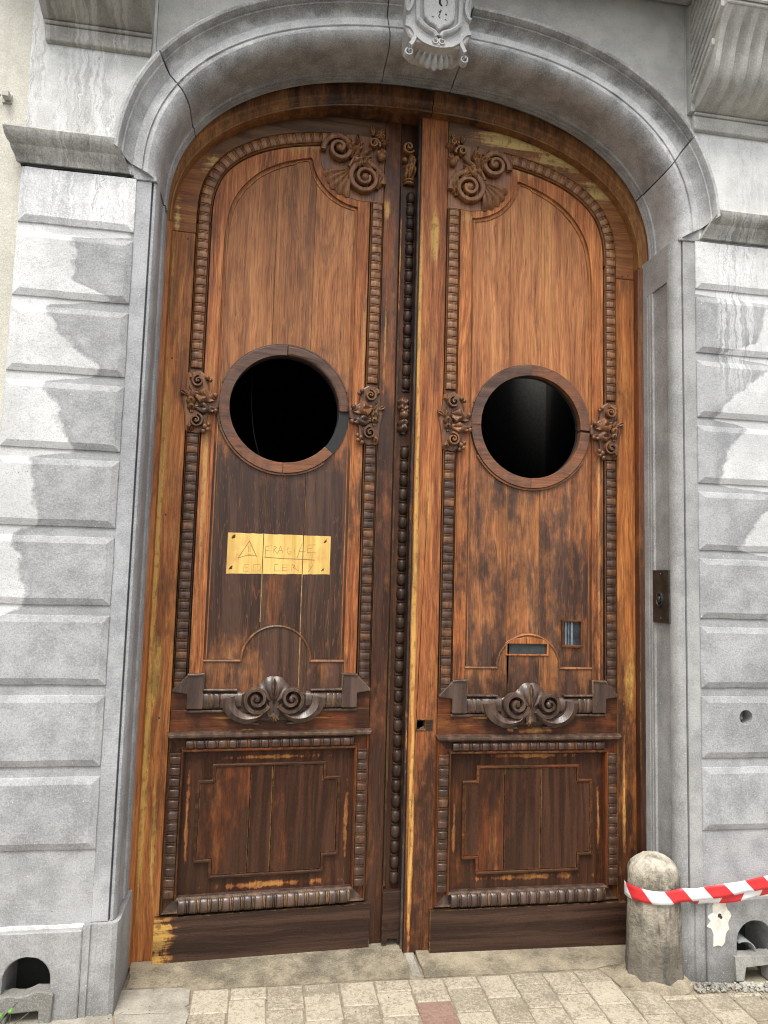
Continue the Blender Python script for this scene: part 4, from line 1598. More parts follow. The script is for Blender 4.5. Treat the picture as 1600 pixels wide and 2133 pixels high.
    mbn().sweep([(-.006, .0128), (-.005, .001), (-.001, -.002), (.004, .001), (.006, .0128)], gp).build('groove_moulding', m_pl, root)

    # ---- round opening
    def ring_seg(nm, a0, a1, r0, r1, yf, yb, mat, bev=.006):
        nseg = max(4, int(abs(a1 - a0) / 5))
        P = arc(CO[0], CO[1], r1, a0, a1, nseg) + list(reversed(arc(CO[0], CO[1], r0, a0, a1, nseg)))
        return mbn().prism(P, yf, yb).build(nm, mat, root, bevel=bev, seg=2)
    if right:
        segs = [(-89.6, 89.6), (90.4, 269.6)]
        segs = [(-89.8, -3), (-.5, 89.8), (90.2, 181), (181.5, 269.8)]
    else:
        # the hinge side whole; towards the meeting stile a piece has broken out
        segs = [(-89.8, 89.8), (90.2, 179), (221, 269.8)]
    for (a, b) in segs:
        ring_seg('oculus_ring', a, b, .2505, .298, -.001, .034, m_ring, .010)
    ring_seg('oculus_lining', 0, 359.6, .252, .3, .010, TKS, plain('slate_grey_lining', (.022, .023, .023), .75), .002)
    ring_seg('oculus_bead', -150 if right else -128, -30 if right else -2, .2995, .309, .005, .02, m_ring, .003)
    ring_seg('oculus_bead', 20, 160, .2995, .307, .009, .02, m_ring, .002)

    # ---- bead columns and bead arc
    def bead_part(path_strip, nm):
        return path_strip.build(nm, m_be, root)
    strip_prof = [(-.0295, .036), (-.0295, -.006), (-.0275, -.008), (-.0258, .002), (.0258, .002), (.0275, -.008), (.0295, -.006), (.0295, .036)]
    pitch = .0427
    bead_proto = [None]
    def place(parent, w, z, rot, first_mb):
        if bead_proto[0] is None:
            o = first_mb.build('bead', m_be, parent, smooth=True, angle=38)
            bead_proto[0] = o
        else:
            o = bead_proto[0].copy()
            COL.objects.link(o)
            o.parent = parent
        x_, y_, z_ = F(w, .002, z)
        o.location = (x_, y_, z_)
        o.rotation_euler = (0, rot, 0)
        return o
    bmb = bead_mesh(.051, pitch, .0205)
    for (wc, z0, z1) in ((-.403, 1.135, 3.46), (.403, 1.135, 3.235)):
        mo = mbn().sweep(strip_prof, [(wc, z0), (wc, z1)]).build('bead_moulding', m_be, root)
        z = 1.175
        while z < z1 - .01:
            if not (2.255 < z < 2.555):
                place(mo, wc, z, rnd.uniform(-.02, .02), bmb)
            z += pitch
    mo = mbn().sweep(strip_prof, AC).build('arch_bead_moulding', m_be, root)
    # walk along the arc
    acc, pos_ = 0.0, []
    nxt = pitch * .4
    for (a, b), (c, d) in zip(AC, AC[1:]):
        l = math.hypot(c - a, d - b)
        while acc + l > nxt:
            f = (nxt - acc) / l
            pos_.append((a + (c - a) * f, b + (d - b) * f, math.atan2(c - a, d - b)))
            nxt += pitch
        acc += l
    for (w, z, ang) in pos_:
        place(mo, w, z, ang * side, bmb)

    # ---- corner carving: two scrolls, a leaf fan and sprays of leaves
    cc = mbn().prism([(-.435, 3.455), (-.395, 3.46), (-.33, 3.455), (-.24, 3.47), (-.16, 3.53), (-.12, 3.62), (-.115, 3.70), (-.16, 3.78), (-.30, 3.805), (-.435, 3.81)], .0004, .0122).build('corner_carving', m_ca, root, bevel=.004)
    def carve(nm, fn, parent=None):
        b = mbn()
        fn(b)
        return b.build(nm, m_ca, parent or cc, smooth=True, angle=42)
    def v1(b):
        volute(b, (-.335, 3.562), .092, 2.1, -1, 190, .030, .034, -.002, 54)
        for q in range(7):
            a = 60 + q * 34
            leafm(b, (-.335 + .068 * math.cos(R(a)), 3.565 + .068 * math.sin(R(a))), a - 145, .040, .009, .036, 1, -60, -.004, nu=6, nv=4)
    carve('volute', v1)
    def v2(b):
        volute(b, (-.205, 3.690), .076, 1.7, 1, -10, .029, .036, -.002, 44)
        for q in range(6):
            a = 60 + q * 26
            leafm(b, (-.205 + .052 * math.cos(R(a)), 3.695 + .052 * math.sin(R(a))), a, .034, .016, .030, 1, 0, -.002, nu=6, nv=4)
    carve('volute', v2)
    carve('shell', lambda b: fan(b, (-.268, 3.60), .138, -90, -4, 5, .026, -.001, .12, .08))
    carve('leaf', lambda b: leafm(b, (-.275, 3.62), 140, .11, .030, .040, 3, 20, -.004))
    carve('leaf', lambda b: leafm(b, (-.27, 3.655), 105, .10, .024, .044, 2, 35, -.004))
    carve('leaf', lambda b: leafm(b, (-.285, 3.68), 60, .095, .020, .040, 2, -45, -.004))
    carve('leaf', lambda b: leafm(b, (-.30, 3.70), 95, .085, .018, .036, 2, -20, -.004))
    carve('leaf', lambda b: leafm(b, (-.385, 3.775), 120, .075, .018, .030, 2, 10, -.002))
    carve('leaf', lambda b: leafm(b, (-.40, 3.75), 160, .06, .016, .030, 2, -20, -.002))
    carve('leaf', lambda b: leafm(b, (-.375, 3.79), 60, .05, .014, .028, 1, 30, -.002))
    carve('leaf', lambda b: leafm(b, (-.395, 3.52), 100, .13, .022, .036, 4, -14, -.003))
    carve('leaf', lambda b: leafm(b, (-.30, 3.645), 200, .12, .016, .040, 2, 30, -.004))
    def v3(b):
        volute(b, (-.375, 3.742), .030, 1.4, -1, 200, .013, .034, -.002, 26)
        volute(b, (-.41, 3.785), .022, 1.1, 1, 0, .011, .026, -.002, 20)
        b.ball((-.415, -.018, 3.685), .022, 8, 6)
        b.ball((-.400, -.024, 3.70), .014, 7, 5)
        b.ball((-.425, -.022, 3.708), .012, 7, 5)
        b.tube(catmull([F(-.36, -.01, 3.72)[:1] and (-.36, -.012, 3.72), (-.33, -.02, 3.69), (-.285, -.022, 3.66), (-.255, -.02, 3.61)], 5), .009, 7)
    carve('sprig', v3)

    # ---- carved bosses at the sides of the round opening
    for sgn in (-1, 1):
        wc = .403 * sgn
        ins = -sgn          # towards the opening
        bp = [(wc + ins * a, 2.41 + b) for a, b in [(-.036, -.135), (.02, -.145), (.055, -.12), (.062, -.05), (.105, -.02), (.108, .02), (.062, .05), (.055, .12), (.02, .142), (-.036, .13), (-.044, .05), (-.056, .01), (-.044, -.05)]]
        ro = mbn().prism(bp, -.012, .012).build('carved_boss', m_ca, root, bevel=.008, seg=2)
        def rb(b, ins=ins, wc=wc):
            volute(b, (wc + ins * .012, 2.500), .030, 1.4, ins, 90, .0135, .028, -.012, 30)
        carve('volute', rb, ro)
        def rb2(b, ins=ins, wc=wc):
            volute(b, (wc + ins * .010, 2.322), .032, 1.6, -ins, 100, .0125, .032, -.012, 32)
        carve('volute', rb2, ro)
        for q, (a, c, r_) in enumerate([(.050, 2.298, .014), (.066, 2.308, .011), (.044, 2.276, .012), (.062, 2.286, .011), (.050, 2.520, .011), (.064, 2.508, .010), (.088, 2.442, .013), (.094, 2.372, .012)]):
            b = mbn()
            b.ball((wc + ins * a, -.020, c), r_, 8, 6)
            b.build('berry', m_ca, ro, smooth=True)
        dd = 0 if ins > 0 else 180
        s_ = 1 if ins > 0 else -1
        carve('leaf', lambda b: leafm(b, (wc + ins * .0, 2.445), dd - s_ * 20, .10, .034, .030, 2, s_ * 10, -.010), ro)
        carve('leaf', lambda b: leafm(b, (wc + ins * .004, 2.385), dd - s_ * 8, .10, .026, .026, 2, s_ * 5, -.010), ro)
        carve('leaf', lambda b: leafm(b, (wc - ins * .012, 2.36), 90, .12, .020, .026, 4, s_ * 12, -.010), ro)
        carve('leaf', lambda b: leafm(b, (wc - ins * .028, 2.435), 180 - dd - s_ * 30, .045, .013, .022, 1, 0, -.004), ro)
        carve('leaf', lambda b: leafm(b, (wc - ins * .020, 2.27), 100, .06, .016, .024, 2, -s_ * 50, -.006), ro)
        carve('leaf', lambda b: leafm(b, (wc - ins * .020, 2.54), -100, .06, .016, .024, 2, s_ * 50, -.006), ro)

    # ---- cresting below the panel: stepped moulding with a double scroll
    pts = [(-.434, 1.150), (-.380, 1.215), (-.302, 1.218), (-.302, 1.148), (-.150, 1.146), (-.150, 1.066), (-.352, 1.064), (-.352, 1.105), (-.362, 1.145)]
    def crest_side(sg):
        path = [(sg * a, b) for a, b in [(.403, 1.155), (.345, 1.178), (.328, 1.178)]]
        P1 = [(sg * a, b) for a, b in [(.434, 1.140), (.434, 1.150), (.372, 1.212), (.302, 1.216), (.302, 1.067), (.372, 1.067), (.372, 1.132)]]
        P2 = [(sg * a, b) for a, b in [(.301, 1.149), (.150, 1.148), (.150, 1.066), (.372, 1.064), (.372, 1.102), (.345, 1.109)]]
        return P1, P2
    crs = None
    for sg in (-1, 1):
        P1, P2 = crest_side(sg)
        e1 = mbn().prism(P1, -.020, .013).build('crest_ear', m_cr, root, bevel=.009, seg=2)
        # upper fillet line on the ear and the band
        b = mbn()
        b.sweep([(-.005, .0), (-.004, -.026), (.004, -.026), (.005, .0)], [(sg * .372, 1.212), (sg * .303, 1.215), (sg * .303, 1.148), (sg * .16, 1.1465)])
        b.build('fillet', m_cr, e1, bevel=.002)
        # rounded band with rings
        b = mbn()
        rows = []
        for i, (w, k) in enumerate([(.301, .9), (.290, 1), (.28, 1), (.277, .86), (.272, 1), (.262, 1), (.259, .86), (.254, 1), (.235, 1), (.232, .86), (.228, 1), (.19, 1.0), (.14, 1.0)]):
            rows.append([(sg * (w - 0), .012 - .036 * k * math.sin(PI * j / 8) ** .55 if 0 < j < 8 else .012, 1.102 + .038 * math.copysign(abs(math.cos(PI * j / 8)) ** .8, math.cos(PI * j / 8))) for j in range(9)])
        b.grid(rows)
        b.build('band', m_cr, e1, smooth=True, angle=45)
        b = mbn()
        b.sweep([(-.006, .004), (-.005, -.012), (.005, -.012), (.006, .004)], [(sg * .375, 1.057), (sg * .19, 1.057), (sg * .165, 1.03), (sg * .13, 1.006), (sg * .06, 1.0)])
        b.build('fillet', m_cr, e1, bevel=.002)
    sc_ = mbn().prism([(-.18, 1.11), (-.17, 1.05), (-.12, 1.015), (0, 1.01), (.12, 1.015), (.17, 1.05), (.18, 1.11), (.12, 1.14), (.06, 1.165), (0, 1.17), (-.06, 1.165), (-.12, 1.14)], -.010, .012).build('double_scroll', m_cr, root, bevel=.006)
    for sg in (-1, 1):
        b = mbn()
        sw = catmull([(sg * a, z) for a, z in [(.200, 1.118), (.190, 1.075), (.160, 1.042), (.115, 1.028), (.060, 1.040), (.026, 1.080)]], 6)
        o0 = len(b.v)
        b.sweep([(-.036, .0), (-.030, -.034), (0, -.050), (.030, -.034), (.036, .0)], sw, scale=lambda f: (1.0 - .6 * f, 1.0))
        volute(b, (sg * .076, 1.112), .063, 1.7, sg, -90 - sg * 60, .024, .050, -.012, 48)
        b.build('volute', m_cr, sc_, smooth=True, angle=40)
    b = mbn()
    fan(b, (0, 1.086), lambda f: .100 + .022 * math.sin(PI * f) ** 2, 28, 152, 4, .026, -.008, .10, .04, .30)
    leafm(b, (0, 1.09), 90, .112, .016, .044, 1, 0, -.010, nu=10, nv=6)
    b.build('palmette', m_cr, sc_, smooth=True, angle=50)
    b = mbn()
    b.prism([(-.020, 1.098), (.020, 1.098), (.026, 1.05), (.016, 1.018), (-.016, 1.018), (-.026, 1.05)], -.026, .0)
    for q in range(5):
        a = -130 + q * 20
        leafm(b, (0, 1.05), a, .042, .006, .012, 1, 0, -.026, nu=6, nv=4)
    b.build('bud', m_cr, sc_, bevel=.003)

    # ---- lower panel
    mbn().box(-.40, .40, .012, .034, .25, .93).build('lower_field', m_lo, root)
    rect = [(-.405, .258), (.405, .258), (.405, .922), (-.405, .922)]
    mprof = [(-.036, .02), (-.036, -.014), (-.031, -.022), (-.026, -.022), (-.021, -.010), (-.018, -.002), (.020, -.002), (.022, -.012), (.027, -.013), (.033, -.004), (.036, .018)]
    mprof = [(-t, y) for t, y in reversed(mprof)]
    rails = []
    C = [(-.405, .258), (.405, .258), (.405, .922), (-.405, .922)]
    for i in range(4):
        a, b2 = Vector(C[i]), Vector(C[(i + 1) % 4])
        d = (b2 - a).normalized()
        nl = Vector((-d.y, d.x))
        rows = []
        for end, sg in ((a, -1), (b2, 1)):
            rows.append([(end.x + nl.x * (-t) - d.x * (-t) * sg, y, end.y + nl.y * (-t) - d.y * (-t) * sg) for t, y in [(-q[0], q[1]) for q in mprof]])
        b = mbn()
        b.grid(rows)
        mo = b.build('panel_moulding', m_lo if i != 0 else m_cr, root, smooth=True, angle=30)
        L = (b2 - a).length
        horizontal = i in (0, 2)
        pt = .0455
        m = int((L - (.040 if horizontal else .062)) / pt)
        bm2 = bead_mesh(.062 if i == 0 else .050 if i != 2 else .040, pt, .034 if i == 0 else .021)
        pr_ = None
        for q in range(m):
            p = a + d * (L / 2 + (q - (m - 1) / 2) * pt) + nl * (.0 if i != 2 else .004)
            if pr_ is None:
                pr_ = bm2.build('bead', m_be if i else m_cr, mo, smooth=True, angle=50)
                o = pr_
            else:
                o = pr_.copy()
                COL.objects.link(o)
                o.parent = mo
            o.location = F(p.x, -.002, p.y)
            o.rotation_euler = (0, 0 if not horizontal else PI / 2, 0)
    # cyma cap along the top of the moulding
    b = mbn()
    b.grid([[(sgn * (.445 + dw), y, z) for dw, y, z in [(.0, .0, .972), (.0, -.020, .970), (-.004, -.032, .962), (-.010, -.030, .952), (-.016, -.020, .944), (-.02, -.004, .942)]] for sgn in (-1, 1)])
    b.build('cap_moulding', m_cr, root, smooth=True, angle=40)
    # raised field with notched corners in three planks, bounded by a fillet
    def notch(e):
        W1, W2, Z1, Z2, Z3, Z4 = .312 - e, .247 - e, .357 + e, .425 + e, .766 - e, .832 - e
        return [(-W2, Z1), (W2, Z1), (W2, Z2), (W1, Z2), (W1, Z3), (W2, Z3), (W2, Z4), (-W2, Z4), (-W2, Z3), (-W1, Z3), (-W1, Z2), (-W2, Z2)]
    mbn().prism(notch(0), -.004, .014, [notch(.013)]).build('raised_fillet', m_ra_h, root, bevel=.004, seg=2)
    c1, c2 = (-.115, .06) if right else (-.012, .085)
    W1, W2, Z1, Z2, Z3, Z4 = .298, .233, .371, .439, .752, .818
    g_ = .0012
    for P in ([(-W2, Z1), (c1 - g_, Z1), (c1 - g_, Z4), (-W2, Z4), (-W2, Z3), (-W1, Z3), (-W1, Z2), (-W2, Z2)],
              [(c1 + g_, Z1), (c2 - g_, Z1), (c2 - g_, Z4), (c1 + g_, Z4)],
              [(c2 + g_, Z1), (W2, Z1), (W2, Z2), (W1, Z2), (W1, Z3), (W2, Z3), (W2, Z4), (c2 + g_, Z4)]):
        mbn().prism(P, .002, .0135).build('raised_plank', m_ra, root, bevel=.0015)
    # kick board
    r2 = random.Random(9 + side)
    kw0, kw1 = -.457, (.466 if right else .456)
    tp = [(kw0 + (kw1 - kw0) * i / 16, .2215 + r2.uniform(-.0015, .0015)) for i in range(17)]
    bt = [(kw1 - (kw1 - kw0) * i / 16, .034 + r2.uniform(-.002, .002)) for i in range(17)]
    mbn().prism(tp + bt, -.024, .003).build('kick_board', m_ki, root, bevel=.004, seg=2)
    # nail heads
    b = mbn()
    for (w, z) in ([(.49, 1.02), (.495, .985), (.50, 3.21), (.47, 3.205), (.44 + .03, 3.60)] if right else [(.48, 1.03), (.50, 1.9), (.47, 3.16), (.51, 2.6)]):
        b.ball((w, .0, z), .0045, 7, 4, sy=.5)
    b.build('nail_heads', M_INK, root)

    if right:
        # letter slot
        sl = [(-.112, 1.333), (-.112, 1.376), (-.08, 1.395), (-.01, 1.405), (.06, 1.396), (.089, 1.376), (.089, 1.333)]
        for o in apr:
            cut(o, [mbn().prism([(-.108, 1.334), (.086, 1.334), (.086, 1.381), (-.108, 1.381)], -.02, .03)])
        M_SLOT = plain('dull_zinc', (.055, .062, .058), .45, .3)
        M_PANE = plain('dark_grimy_glass', (.03, .037, .045), .12, 0, var=.5, scale=14, spec=.6)
        sl_o = mbn().box(-.107, .085, .0142, .0155, 1.335, 1.380).build('letter_slot', M_SLOT, root)
        b = mbn()
        b.prism([(-.118, 1.326), (.096, 1.326), (.096, 1.386), (.07, 1.402), (-.01, 1.414), (-.09, 1.402), (-.118, 1.386)], -.001, .0042, [[(-.108, 1.334), (.086, 1.334), (.086, 1.381), (-.108, 1.381)]])
        b.build('slot_surround', m_bo, root, bevel=.002)
        b = mbn()
        b.box(-.1070, .0850, .005, .011, 1.3775, 1.3805)
        b.build('slot_hood', M_SLOT, sl_o)
        pane = mbn().box(.1695, .2545, .0142, .0156, 1.3775, 1.4865).build('small_pane', M_PANE, root)
        b = mbn()
        for q, (a, c) in enumerate([(.180, .187), (.197, .200), (.209, .218)]):
            b.box(a, c, .0125, .0140, 1.378, 1.486)
        b.build('grey_bar', plain('grey_slat', (.16, .18, .19), .4), pane)
        b = mbn()
        b.prism([(.160, 1.366), (.264, 1.366), (.264, 1.496), (.160, 1.496)], .0015, .0158, [[(.169, 1.377), (.255, 1.377), (.255, 1.487), (.169, 1.487)]])
        b.build('pane_frame', m_lo, root, bevel=.002)
        # ring-headed marks under the scroll
        b = mbn()
        for a in (-.095, .09):
            b.ball((a, -.001, .992), .010, 8, 5, sy=.3)
            b.ball((a + .013, -.001, .988), .007, 8, 5, sy=.3)
        b.build('screw_marks', plain('rusty_orange', (.33, .13, .04), .7), root)
        # square lock hole in the meeting stile
        cut(ms, [mbn().box(-.530, -.490, -.02, .09, .992, 1.036)])
        lk = mbn().prism([(-.534, .986), (-.453, .986), (-.453, 1.040), (-.534, 1.040)], -.0012, .0005, [[(-.5295, .9925), (-.4905, .9925), (-.4905, 1.0355), (-.5295, 1.0355)]]).build('lock_plate', m_ki, root)
        b = mbn()
        b.add([(-.512, .03, .993), (-.4905, .03, .993), (-.4905, .03, 1.004), (-.512, .034, .993), (-.4905, .034, .993), (-.4905, .034, 1.004)], [(0, 1, 2), (3, 4, 5), (0, 1, 4, 3), (1, 2, 5, 4), (2, 0, 3, 5)])
        b.build('bolt_end', plain('bright_steel', (.55, .56, .56), .4, .8), lk)
        # thin edge strip along the meeting edge (dark and flaking)
        m_ed = wood('edge_wood', curve=[(0, .85), (4.2, .72)], seed=44, crackle=0, patches=[(.0, 2.0, 3.0, .9, 2.2, .62), (.0, .8, 3.0, .5, 2.2, .6)], darkc=(.022, .020, .019))
        mbn().box(we - .012, we - .0003, .014, TKS + .012, .043, topz(we) - .012).build('edge_strip', m_ed, root, bevel=.004)
    else:
        # cover strip with large beads along the meeting edge
        m_cs = wood('cover_board_wood', curve=[(0, .8), (2.0, .62), (3.3, .55), (4.2, .9)], seed=52, crackle=.2, tone=.9, spec=.2)
        m_as = wood('cover_strip_wood', spec=.2, curve=[(0, .92), (2.0, .85), (3.3, .75), (4.2, .9)], seed=51, crackle=.1, patches=[(X(-.522), 3.2, .008, .5, 1.0, .35)], darkc=(.022, .013, .009), edge=.3, grime=.5)
        asb = mbn()
        zt_ = topz(-.55) - .012
        asb.prism([(-.600, .05), (-.5152, .05), (-.5152, zt_), (-.600, zt_)], .004, TKS)
        a_o = asb.build('cover_strip', m_cs, root, bevel=.003)
        b = mbn()
        for w in (-.5225,):
            b.sweep([(-.005, .004), (-.004, -.008), (.004, -.008), (.005, .004)], [(w, .285), (w, 3.56)])
        b.build('fillet', m_as, a_o)
        big = None
        z = .315
        BM = bead_mesh(.043, .058, .026, False)
        k = 0
        while z < 3.54:
            if not (2.30 < z < 2.52):
                if big is None:
                    big = BM.build('bead', m_as, a_o, smooth=True)
                    o = big
                else:
                    o = big.copy()
                    COL.objects.link(o)
                    o.parent = a_o
                o.location = F(-.569, .004, z)
            z += .0665
        # little rings between the beads
        b = mbn()
        z = .315 + .0665 / 2
        while z < 3.52:
            if not (2.28 < z < 2.54):
                b.grid([[(-.569 + .020 * math.cos(PI * j / 6), .004 - .014 * math.sin(PI * j / 6) * kk, z + dz) for j in range(7)] for dz, kk in ((-.006, .5), (-.003, 1), (.003, 1), (.006, .5))])
            z += .0665
        tag(b.build('bead_rings', m_as, a_o, smooth=True, angle=40), kind='stuff')
        # carved head at mid height, scroll at the top, block at the foot
        b = mbn()
        leafm(b, (-.5575, 2.33), 90, .10, .026, .050, 3, 0, .004)
        leafm(b, (-.5575, 2.51), -90, .10, .026, .050, 3, 0, .004)
        b.ball((-.5575, -.024, 2.42), .024, 9, 7)
        b.ball((-.570, -.036, 2.438), .008, 6, 5)
        b.ball((-.546, -.036, 2.438), .008, 6, 5)
        b.build('mask', m_ca, a_o, smooth=True)
        b = mbn()
        volute(b, (-.548, 3.755), .030, 1.5, 1, 200, .013, .036, .004, 30)
        leafm(b, (-.575, 3.60), 90, .16, .020, .040, 3, -8, .004)
        leafm(b, (-.545, 3.58), 90, .13, .018, .040, 3, 14, .004)
        b.ball((-.530, -.018, 3.690), .012, 8, 6)
        for zz in (3.575, 3.590, 3.66):
            b.grid([[(-.5575 + .030 * math.cos(PI * j / 8), .004 - .034 * math.sin(PI * j / 8) * kk, zz + dz) for j in range(9)] for dz, kk in ((-.006, .6), (-.002, 1), (.002, 1), (.006, .6))])
        b.build('crown_scroll', m_ca, a_o, smooth=True, angle=45)
        mbn().prism([(-.601, .048), (-.585, .048), (-.578, .066), (-.54, .068), (-.530, .048), (-.512, .048), (-.512, .262), (-.520, .268), (-.595, .268), (-.601, .262)], -.034, .004).build('foot_block', m_ki, a_o, bevel=.006, seg=2)

        # pale splits along the plank seams under the patch
        m_sp = plain('bare_split_wood', (.27, .165, .065), .7, var=.4)
        r4 = random.Random(6)
        for sw_, zlo_, zhi_, yy_ in ((s1, 1.40, 1.66, .0105), (s2, 1.44, 1.655, .0105), (s1, 1.09, 1.40, .0015)):
            L_ = [(sw_ - .0012 - r4.uniform(0, .0010), zlo_ + (zhi_ - zlo_) * i / 14) for i in range(15)]
            R_ = [(sw_ + .0012 + r4.uniform(0, .0010), zlo_ + (zhi_ - zlo_) * i / 14) for i in reversed(range(15))]
            mbn().prism(L_ + R_, yy_ + .0042 * (yy_ > .005) + .0005, yy_ + .010).build('seam_splinter', m_sp, root)
        # pale patch where a sign was, with pencilled writing
        g = G('bare_pale_wood')
        co = g.n('ShaderNodeTexCoord').outputs['Object']
        x, y, z = g.sep(co)
        n1 = g.noise(g.vec(g.mul(x, 30), y, g.mul(z, 2)), 1, 4, .6)
        n2 = g.noise(g.vec(g.mul(x, 9), y, g.mul(z, 9)), 1, 4, .6)
        n3 = g.noise(g.vec(g.mul(x, 220), y, g.mul(z, 14)), 1, 3, .7)
        c = g.mix(g.step(n1, .35, .65), (.56, .35, .09), (.76, .52, .16))
        c = g.mix(g.step(n2, .50, .68, 0, .6), c, (.52, .27, .09))
        c = g.mix(g.step(n3, .38, .3, 0, .5), c, (.30, .16, .05))
        m_pa = g.done(c, .6, g.bump(n3, .2, .003), .35)
        def PX(a, b): return (-.594 - (-.825 + (a - 200) * .00038), 1.852 - (b - 160 - (a - 200) * .047) * .000368 - .018)
        cor = [PX(203, 160), PX(1422, 217), PX(1415, 690), PX(186, 657)]
        wA, wB = s2, s1
        def lerp_top(w):
            f = (w - cor[0][0]) / (cor[1][0] - cor[0][0])
            return cor[0][1] + (cor[1][1] - cor[0][1]) * f
        def lerp_bot(w):
            f = (w - cor[3][0]) / (cor[2][0] - cor[3][0])
            return cor[3][1] + (cor[2][1] - cor[3][1]) * f
        edges = [cor[0][0], s2 + .0016, s2 - .0016, s1 + .0016, s1 - .0016, cor[1][0]]
        pts_ = None
        r2 = random.Random(3)
        pp = []
        for (a, b) in ((edges[0], edges[1]), (edges[2], edges[3]), (edges[4], edges[5])):
            nn = 10
            up = [(a + (b - a) * i / nn, lerp_top(a + (b - a) * i / nn) + r2.uniform(-.0012, .0012)) for i in range(nn + 1)]
            dn = [(b + (a - b) * i / nn, lerp_bot(b + (a - b) * i / nn) + r2.uniform(-.0012, .0012)) for i in range(nn + 1)]
            o = mbn().prism(up + dn, .0148, .0162).build('bare_patch', m_pa, root)
            pp.append(o)
        m_pen = plain('pencil_line', (.20, .125, .055), .8)
        m_pen2 = plain('pencil_line_faint', (.33, .20, .08), .8)
        b = mbn()
        yp = .0141
        ST = [([(330, 475), (455, 265)], .0022, 0), ([(455, 265), (545, 455)], .0028, 0), ([(330, 470), (430, 442), (535, 445)], .0016, 0), ([(445, 325), (447, 400)], .0014, 0), ([(464, 322), (468, 400)], .0014, 0), ([(440, 425), (475, 430)], .0016, 0),
              ([(650, 330), (645, 460)], .0018, 0), ([(648, 332), (722, 325)], .0013, 1), ([(650, 382), (700, 378)], .0013, 1),
              ([(745, 330), (740, 415)], .0013, 1), ([(745, 330), (775, 345), (747, 375), (795, 425)], .0015, 0), ([(795, 412), (822, 330), (850, 412)], .0014, 0), ([(805, 385), (845, 382)], .0012, 1),
              ([(935, 358), (910, 352), (900, 390), (915, 425), (945, 432), (952, 402), (925, 402)], .0014, 0), ([(985, 358), (987, 418)], .0013, 1), ([(1078, 300), (1022, 480)], .0014, 0), ([(1040, 402), (1112, 396)], .0013, 1),
              ([(1150, 322), (1143, 420)], .0013, 1), ([(1150, 320), (1245, 318)], .0013, 1), ([(1150, 365), (1200, 362)], .0013, 1), ([(1145, 415), (1250, 418)], .0014, 0), ([(1202, 420), (1202, 555)], .0013, 1),
              ([(640, 465), (860, 485), (1080, 496), (1235, 508)], .0024, 0),
              ([(405, 555), (400, 632)], .0013, 1), ([(405, 555), (462, 553)], .0013, 1), ([(403, 592), (450, 590)], .0013, 1), ([(400, 632), (462, 632)], .0013, 1),
              ([(515, 555), (511, 632)], .0013, 1), ([(515, 555), (590, 553)], .0013, 1), ([(590, 553), (604, 590), (586, 630)], .0013, 1), ([(511, 632), (586, 630)], .0013, 1),
              ([(800, 553), (765, 555), (760, 635), (832, 635)], .0014, 0), ([(850, 560), (855, 632)], .0014, 0), ([(850, 560), (922, 565)], .0013, 1), ([(852, 595), (906, 590)], .0013, 1), ([(855, 632), (922, 625)], .0013, 1),
              ([(965, 560), (965, 632)], .0013, 1), ([(965, 560), (1000, 570), (985, 597), (1052, 642)], .0014, 0), ([(1165, 570), (1190, 605)], .0013, 1), ([(1216, 565), (1165, 650)], .0015, 0)]
        for pts2, w_, mi in ST:
            stroke(b, [PX(*q) for q in pts2], w_ * .95, yp, mi)
        b.build('pencil_writing', [m_pen, m_pen2], pp[1])
        b = mbn()
        for (a, c, r_) in [(272, 212, .0075), (255, 588, .0065), (1360, 278, .0055), (1340, 630, .0045)]:
            w, z = PX(a, c)
            b.ball((w, .0148, z), r_, 9, 5, sy=.25)
            b.ball((w + .006, .0148, z - .005), r_ * .55, 7, 5, sy=.25)
            b.ball((w - .004, .0148, z + .007), r_ * .5, 7, 5, sy=.25)
        b.build('screw_holes', plain('rust_stain', (.05, .022, .010), .8), pp[0])
    return root


leafR = make_leaf(1)
leafL = make_leaf(-1)

# ------------------------------------------------------------------ lock plate on the right reveal
lp = empty('bell_plate', (1.128, .12, 1.62))
tag(lp, 'dark metal bell plate screwed to the right stone reveal', 'bell plate')
M_PL = plain('dull_bronze', (.075, .073, .062), .42, .75, var=.3, scale=20)
MB().box(-.004, .004, -.070, .070, -.120, .120).build('plate', M_PL, lp, bevel=.0025)
b = MB()
n = 20
rows = []
for (r_, dx) in ((1.0, -.0045), (1.0, -.010), (.82, -.012), (.74, -.008), (.70, -.006)):
    rows.append([(dx, .005 + .026 * r_ * math.cos(2 * PI * j / n), -.015 + .036 * r_ * math.sin(2 * PI * j / n)) for j in range(n)])
b.grid(rows, closed_v=True)
b.build('escutcheon', M_PL, lp, smooth=True, angle=40)
MB().ball((-.007, .005, -.015), .012, 10, 6, sz=1.5).build('button', plain('black_button', (.02, .02, .02), .4), lp, smooth=True)
b = MB()
for zz in (-.10, .10):
    b.ball((-.0045, 0, zz), .005, 8, 5)
b.build('screw_heads', M_PL, lp, smooth=True)

